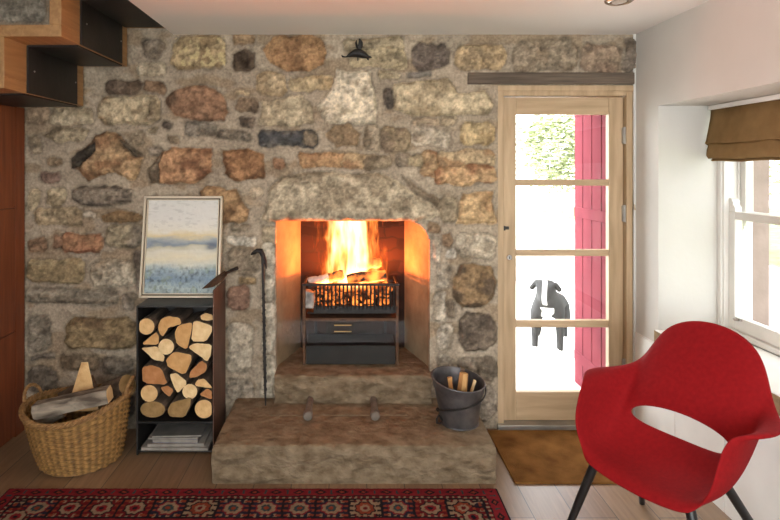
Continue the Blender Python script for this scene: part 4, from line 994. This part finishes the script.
# all normals face the sitter's side
sd = sh_o.modifiers.new('thick', 'SOLIDIFY'); sd.thickness = .022; sd.offset = 0
sb = sh_o.modifiers.new('smooth', 'SUBSURF'); sb.levels = 3; sb.render_levels = 3
for sa, sf in ((-1, 1), (1, 1), (-1, -1), (1, -1)):
    if sf > 0: a, b = (.185, .205, .420), (.318, .262, 0)
    else: a, b = (.165, -.045, .445), (.300, -.300, 0)
    A_, B2 = cl(a[0]*sa, a[1], a[2]), cl(b[0]*sa, b[1], b[2]+.001)
    MB().tube([A_, A_.lerp(B2, .5), B2], [.019, .0175, .0125], 14).build('leg', M['blacklac'], CH)
u_ = MB().box(-.12, .12, -.02, .16, .355, .372, Matrix.Translation(CC) @ Matrix.Rotation(PI/2+math.atan2(Rv.y, Rv.x)-PI/2, 4, 'Z'))
u_.build('mounting_plate', M['blacklac'], CH)

# ------------------------------------------------------------------ roman blind, ceiling light, iron bird
BL = thing('roman_blind', 'brown cloth roman blind drawn up at the head of the side window', 'blind', (2.11, -.9, 2.0))
def blind_sheet(prof, name, y0, y1):
    n = 40; m = MB(); vs = []
    K = len(prof)
    for j in range(n+1):
        y = y0+(y1-y0)*j/n
        for k, (x, z) in enumerate(prof): vs.append((x+.006*math.sin(j*.9+k)*(k/K)+.004*math.sin(j*.37), y, z+.003*math.sin(j*.5+k*.4)))
    m.add(vs, [(j*K+k, (j+1)*K+k, (j+1)*K+k+1, j*K+k+1) for j in range(n) for k in range(K-1)])
    o = m.build(name, M['linen'], BL, smooth=60); s = o.modifiers.new('t', 'SOLIDIFY'); s.thickness = .006; return o
y0, y1 = WY0+.02, WY1-.018
blind_sheet([(2.105, 1.985), (2.10, 1.93), (2.088, 1.87), (2.072, 1.80), (2.066, 1.785), (2.085, 1.775)], 'upper_fold', y0, y1)
blind_sheet([(2.100, 1.83), (2.085, 1.79), (2.070, 1.745), (2.066, 1.712), (2.078, 1.696), (2.10, 1.70)], 'lower_fold', y0+.003, y1-.012)
blind_sheet([(2.115, 1.80), (2.112, 1.74), (2.105, 1.690), (2.098, 1.681), (2.088, 1.687)], 'inner_fold', y0+.006, y1-.016)
MB().box(2.09, 2.13, y0, y1, 1.98, 2.005).build('headrail', M['whitewood'], BL, bevel=.002)
CL = thing('downlight', 'small round chrome downlight set in the ceiling near the right wall', 'ceiling light', (1.357, -.735, CZ))
MB().lathe([(.036, -.004), (.040, -.012), (.055, -.014), (.066, -.008), (.070, 0), (.036, 0)], (1.357, -.735, CZ), 32).build('rim', M['chrome'], CL)
MB().lathe([(.0001, -.010), (.034, -.010), (.037, -.002)], (1.357, -.735, CZ), 24).build('lamp_face', mat('lamp_glass', (.7, .7, .66), .2)[0], CL)
BI = thing('iron_bird', 'small black iron bird ornament perched on a wall stone just under the ceiling', 'ornament', (.065, -.03, 2.36))
def WP(px, py, y=-.045): s = 553/(3.5+y); return Vector(((px-348)/s, y, 1.65-(py-167)/s))
Z_ = lambda u, v, y=-.05: WP(330+u/13, 30+v/13, y)
MB().tube([Z_(215,345), Z_(262,325), Z_(320,300), Z_(385,300), Z_(440,325), Z_(490,350)], [.004, .014, .024, .028, .022, .011], 14).build('body', M['iron'], BI)
MB().tube([Z_(480,345), Z_(510,352), Z_(545,355)], [.011, .009, .002], 12).build('head', M['iron'], BI)
MB().tube([Z_(485,360), Z_(500,395)], [.008, .003], 8).build('breast', M['iron'], BI)
for p in ([(380,275),(352,220),(338,170),(345,130)], [(378,270),(392,210),(398,160),(382,110)]):
    MB().tube([Z_(*q) for q in p], [.008, .016, .014, .003], 10, sq=.5).build('wing', M['iron'], BI)
MB().tube([Z_(265,335), Z_(200,350), Z_(165,345), Z_(150,330)], [.006, .004, .006, .003], 8).build('tail', M['iron'], BI)
MB().tube([Z_(360,330), Z_(362,400)], [.003, .003], 6).build('foot', M['iron'], BI)
MB().tube([Z_(360,330), Z_(360,330, -.008)], [.004, .004], 6).build('fixing_pin', M['iron'], BI)

# ------------------------------------------------------------------ outside the door and window
M['paving'] = noise_mat('pale_paving', (.60, .57, .52), (.72, .70, .66), 2, rough=.95, spec=.1)
M['lawn'] = noise_mat('lawn', (.13, .16, .06), (.22, .25, .11), 3, rough=1, spec=.05)
M['gardenstone'] = noise_mat('garden_stone', (.34, .32, .28), (.52, .48, .42), 5, rough=.95, spec=.1, bump=.5)
M['pinkstone'] = noise_mat('pink_sandstone', (.22, .165, .14), (.30, .23, .20), 6, rough=.95, spec=.1, bump=.4)
M['redpaint'] = noise_mat('red_door_paint', (.11, .022, .030), (.15, .030, .038), 5, rough=.8, spec=.03)
M['leaf'] = noise_mat('leaves', (.22, .25, .13), (.34, .37, .20), 2, rough=.8, spec=.2)
o = MB().box(-4, 26, .14, 26, -.3, -.10).box(2.5, 26, -14, .14, -.3, -.10).build('ground', M['paving'], smooth=0); tag(o, kind='structure')
o = MB().box(3.1, 25, -8, 1.0, -.12, -.07).box(7.5, 25, 3.0, 20, -.12, -.07).build('ground_lawn', M['lawn'], smooth=0); tag(o, kind='structure')
# outer stone jambs of the window and door
m = MB()
m.box(2.34, 2.44, WY1-.028, WY1+.3, -.1, 2.6).box(2.34, 2.44, WY0-.3, WY0+.028, -.1, 2.6).box(2.37, 2.50, WY0-.1, WY1+.1, .55, .69).box(2.34, 2.44, WY0-.3, WY1+.3, 2.02, 2.6)
o = m.build('wall_outer_window', M['pinkstone'], smooth=0, bevel=.004); tag(o, kind='structure')
m = MB().box(1.84, 2.45, .12, .72, -.1, 3).box(.74, .90, .13, .72, -.1, 3).box(.74, 2.45, .13, .72, 2.26, 3); o = m.build('wall_outer_door', M['gardenstone'], smooth=0); tag(o, kind='structure')
RD = thing('outer_door', 'red boarded outer door standing open outside the glazed door', 'door', (1.80, .8, -.05))
for k in range(4):
    ya = .235+k*.155; MB().box(1.782, 1.802, ya+.002, ya+.150, -.04, 2.22).build('board', M['redpaint'], RD, bevel=.004)
for zz in (.18, 1.30, 2.08): MB().box(1.777, 1.784, .24, .85, zz-.04, zz+.04).build('ledge', M['redpaint'], RD, bevel=.003)
MB().box(1.80, 1.812, .235, .85, -.04, 2.22).build('back_board', M['redpaint'], RD)
# a stone bench, a low kerb wall and a thin post in the garden
BN = thing('stone_bench', 'grey stone bench in the bright garden beyond the upper middle door pane', 'bench', (3.85, 7.0, -.1))
MB().box(3.42, 4.28, 6.8, 7.2, .44, .57).build('seat', M['gardenstone'], BN, bevel=.01)
for x in (3.6, 4.1): MB().box(x-.08, x+.08, 6.85, 7.15, -.1, .44).build('leg', M['gardenstone'], BN, bevel=.01)
o = MB().box(2.1, 3.55, 5.0, 5.3, -.1, .26).build('garden_wall', M['gardenstone'], bevel=.01, loc=(2.8, 5.15, -.1)); tag(o, 'low pale stone wall in the garden behind the dog', 'wall')
o = MB().tube([(2.60, 5.1, .255), (2.60, 5.1, 2.25)], .012, 8).build('garden_post', M['greymetal'], loc=(2.6, 5.1, .26)); tag(o, 'thin metal post standing in the garden, seen through the left of the door glass', 'post')
def tree(name, c, r, h, lb, n, seed, trunk=True, cat='tree'):
    rr = random.Random(seed); t = thing(name, lb, cat, (c[0], c[1], -.1), 'garden trees')
    m = MB()
    for i in range(n):
        u, v, w_ = rr.gauss(0, 1), rr.gauss(0, 1), rr.gauss(0, 1); k = (u*u+v*v+w_*w_)**.5; q = rr.uniform(.55, 1)*(1+.25*math.sin(u*3+v*2))
        p = Vector((c[0]+u/k*r*q, c[1]+v/k*r*q, c[2]+w_/k*h*q)); s_ = rr.uniform(.05, .10)
        R3 = Matrix.Rotation(rr.uniform(0, 6.3), 3, 'Z') @ Matrix.Rotation(rr.uniform(-1, 1), 3, 'X')
        m.add([p+R3 @ Vector(x) for x in ((-s_, 0, 0), (0, -s_*.5, .01), (s_, 0, 0), (0, s_*.5, .01))], [(0, 1, 2, 3)])
    o = m.build('foliage', M['leaf'], t, smooth=0); o['kind'] = 'stuff'
    MB().tube([(c[0], c[1], -.1), (c[0]+.03, c[1], c[2]*.6), (c[0], c[1], c[2]+h*.5)], [.05, .04, .02], 8).build('trunk', M['gardenstone'], t)
tree('garden_tree', (4.75, 9.0, 2.05), .95, .95, 'leafy pale green bush in the garden seen through the top door pane', 3200, 1, cat='bush')
tree('garden_tree', (7.4, 5.6, 2.9), 1.7, 2.2, 'broad leafy tree beyond the lawn seen through the side window', 3000, 2)
tree('garden_tree', (10.2, 1.6, 2.4), 1.9, 2.4, 'wide low tree across the lawn, at the right edge of the side window', 3000, 3)

# the dog on the paving outside the door
def dog():
    g = Vector((1.90, 1.76, -.10)); k_ = 1.22
    def w(x, y, z): return g+Vector((x, y, z))*k_
    J = {'pel': (.02,.26,.36,.085), 'mid': (.01,.10,.37,.095), 'chest': (0,-.06,.36,.105), 'neck': (0,-.13,.45,.075), 'skull': (-.01,-.20,.52,.068), 'muz': (-.02,-.28,.475,.038), 'nose': (-.025,-.325,.455,.022),
         'tail1': (.03,.36,.34,.035), 'tail2': (.05,.46,.22,.03), 'tail3': (.07,.50,.14,.012)}
    for s_, n in ((-1, 'L'), (1, 'R')):
        J['sh'+n] = (.085*s_,-.08,.30,.050); J['el'+n] = (.09*s_,-.06,.20,.034); J['wr'+n] = (.09*s_,-.09,.085,.025); J['fp'+n] = (.09*s_,-.125,.022,.026)
        J['hi'+n] = (.085*s_+.02,.25,.31,.066); J['kn'+n] = (.105*s_+.02,.17,.21,.044); J['ho'+n] = (.10*s_+.02,.31,.12,.024); J['hp'+n] = (.10*s_+.02,.265,.022,.026)
        J['ear'+n] = (.066*s_-.01,-.18,.565,.026); J['et'+n] = (.108*s_-.01,-.20,.51,.018)
    E_ = [('pel','mid'),('mid','chest'),('chest','neck'),('neck','skull'),('skull','muz'),('muz','nose'),('pel','tail1'),('tail1','tail2'),('tail2','tail3')]
    for n in 'LR': E_ += [('chest','sh'+n),('sh'+n,'el'+n),('el'+n,'wr'+n),('wr'+n,'fp'+n),('pel','hi'+n),('hi'+n,'kn'+n),('kn'+n,'ho'+n),('ho'+n,'hp'+n),('skull','ear'+n),('ear'+n,'et'+n)]
    names = list(J); me = bpy.data.meshes.new('dog'); me.from_pydata([w(*J[n][:3])-g for n in names], [(names.index(a), names.index(b)) for a, b in E_], [])
    o = bpy.data.objects.new('dog', me); COL.objects.link(o); o.location = g; o.rotation_euler = (0, 0, -.38)
    sk = o.modifiers.new('skin', 'SKIN')
    for n, v_ in zip(names, me.skin_vertices[0].data): v_.radius = (J[n][3]*k_, J[n][3]*k_); v_.use_root = (n == 'pel')
    sk.use_smooth_shade = True; sb_ = o.modifiers.new('ss', 'SUBSURF'); sb_.levels = 2; sb_.render_levels = 2
    # black coat with white legs, chest, blaze and tail tip
    m_, nt, b = mat('collie_coat', (.05, .05, .05), .9, 0, .1)
    tc = nt.nodes.new('ShaderNodeTexCoord'); sp = nt.nodes.new('ShaderNodeSeparateXYZ'); nz = nt.nodes.new('ShaderNodeTexNoise'); nz.inputs['Scale'].default_value = 7
    nt.links.new(tc.outputs['Object'], sp.inputs[0]); nt.links.new(tc.outputs['Object'], nz.inputs['Vector'])
    def mt(op, a, b_):
        n = nt.nodes.new('ShaderNodeMath'); n.operation = op
        for i, v in enumerate((a, b_)):
            if isinstance(v, (int, float)): n.inputs[i].default_value = v
            elif v is not None: nt.links.new(v, n.inputs[i])
        return n.outputs[0]
    nz.inputs['Scale'].default_value = 9
    wob_ = mt('MULTIPLY', mt('SUBTRACT', nz.outputs['Fac'], .5), .12)
    X_, Y_, Zc = sp.outputs
    # white blaze, bib and paws, black elsewhere
    bib = mt('MULTIPLY', mt('LESS_THAN', mt('ABSOLUTE', mt('ADD', X_, wob_), None), .055), mt('MULTIPLY', mt('LESS_THAN', Y_, -.12), mt('LESS_THAN', Zc, .46)))
    blaze = mt('MULTIPLY', mt('LESS_THAN', mt('ABSOLUTE', mt('ADD', X_, .016), None), .02), mt('LESS_THAN', Y_, -.24))
    front = mt('MAXIMUM', bib, blaze)
    paws = mt('LESS_THAN', mt('ADD', Zc, wob_), .085)
    wh = mt('MAXIMUM', front, paws)
    r_ = nt.nodes.new('ShaderNodeValToRGB'); r_.color_ramp.elements[0].color = (.040, .039, .038, 1); r_.color_ramp.elements[1].color = (.72, .70, .66, 1)
    nt.links.new(wh, r_.inputs[0]); nt.links.new(r_.outputs[0], b.inputs['Base Color'])
    me.materials.append(m_)
    tag(o, 'black and white dog standing on the bright paving outside the glazed door', 'dog')
dog()
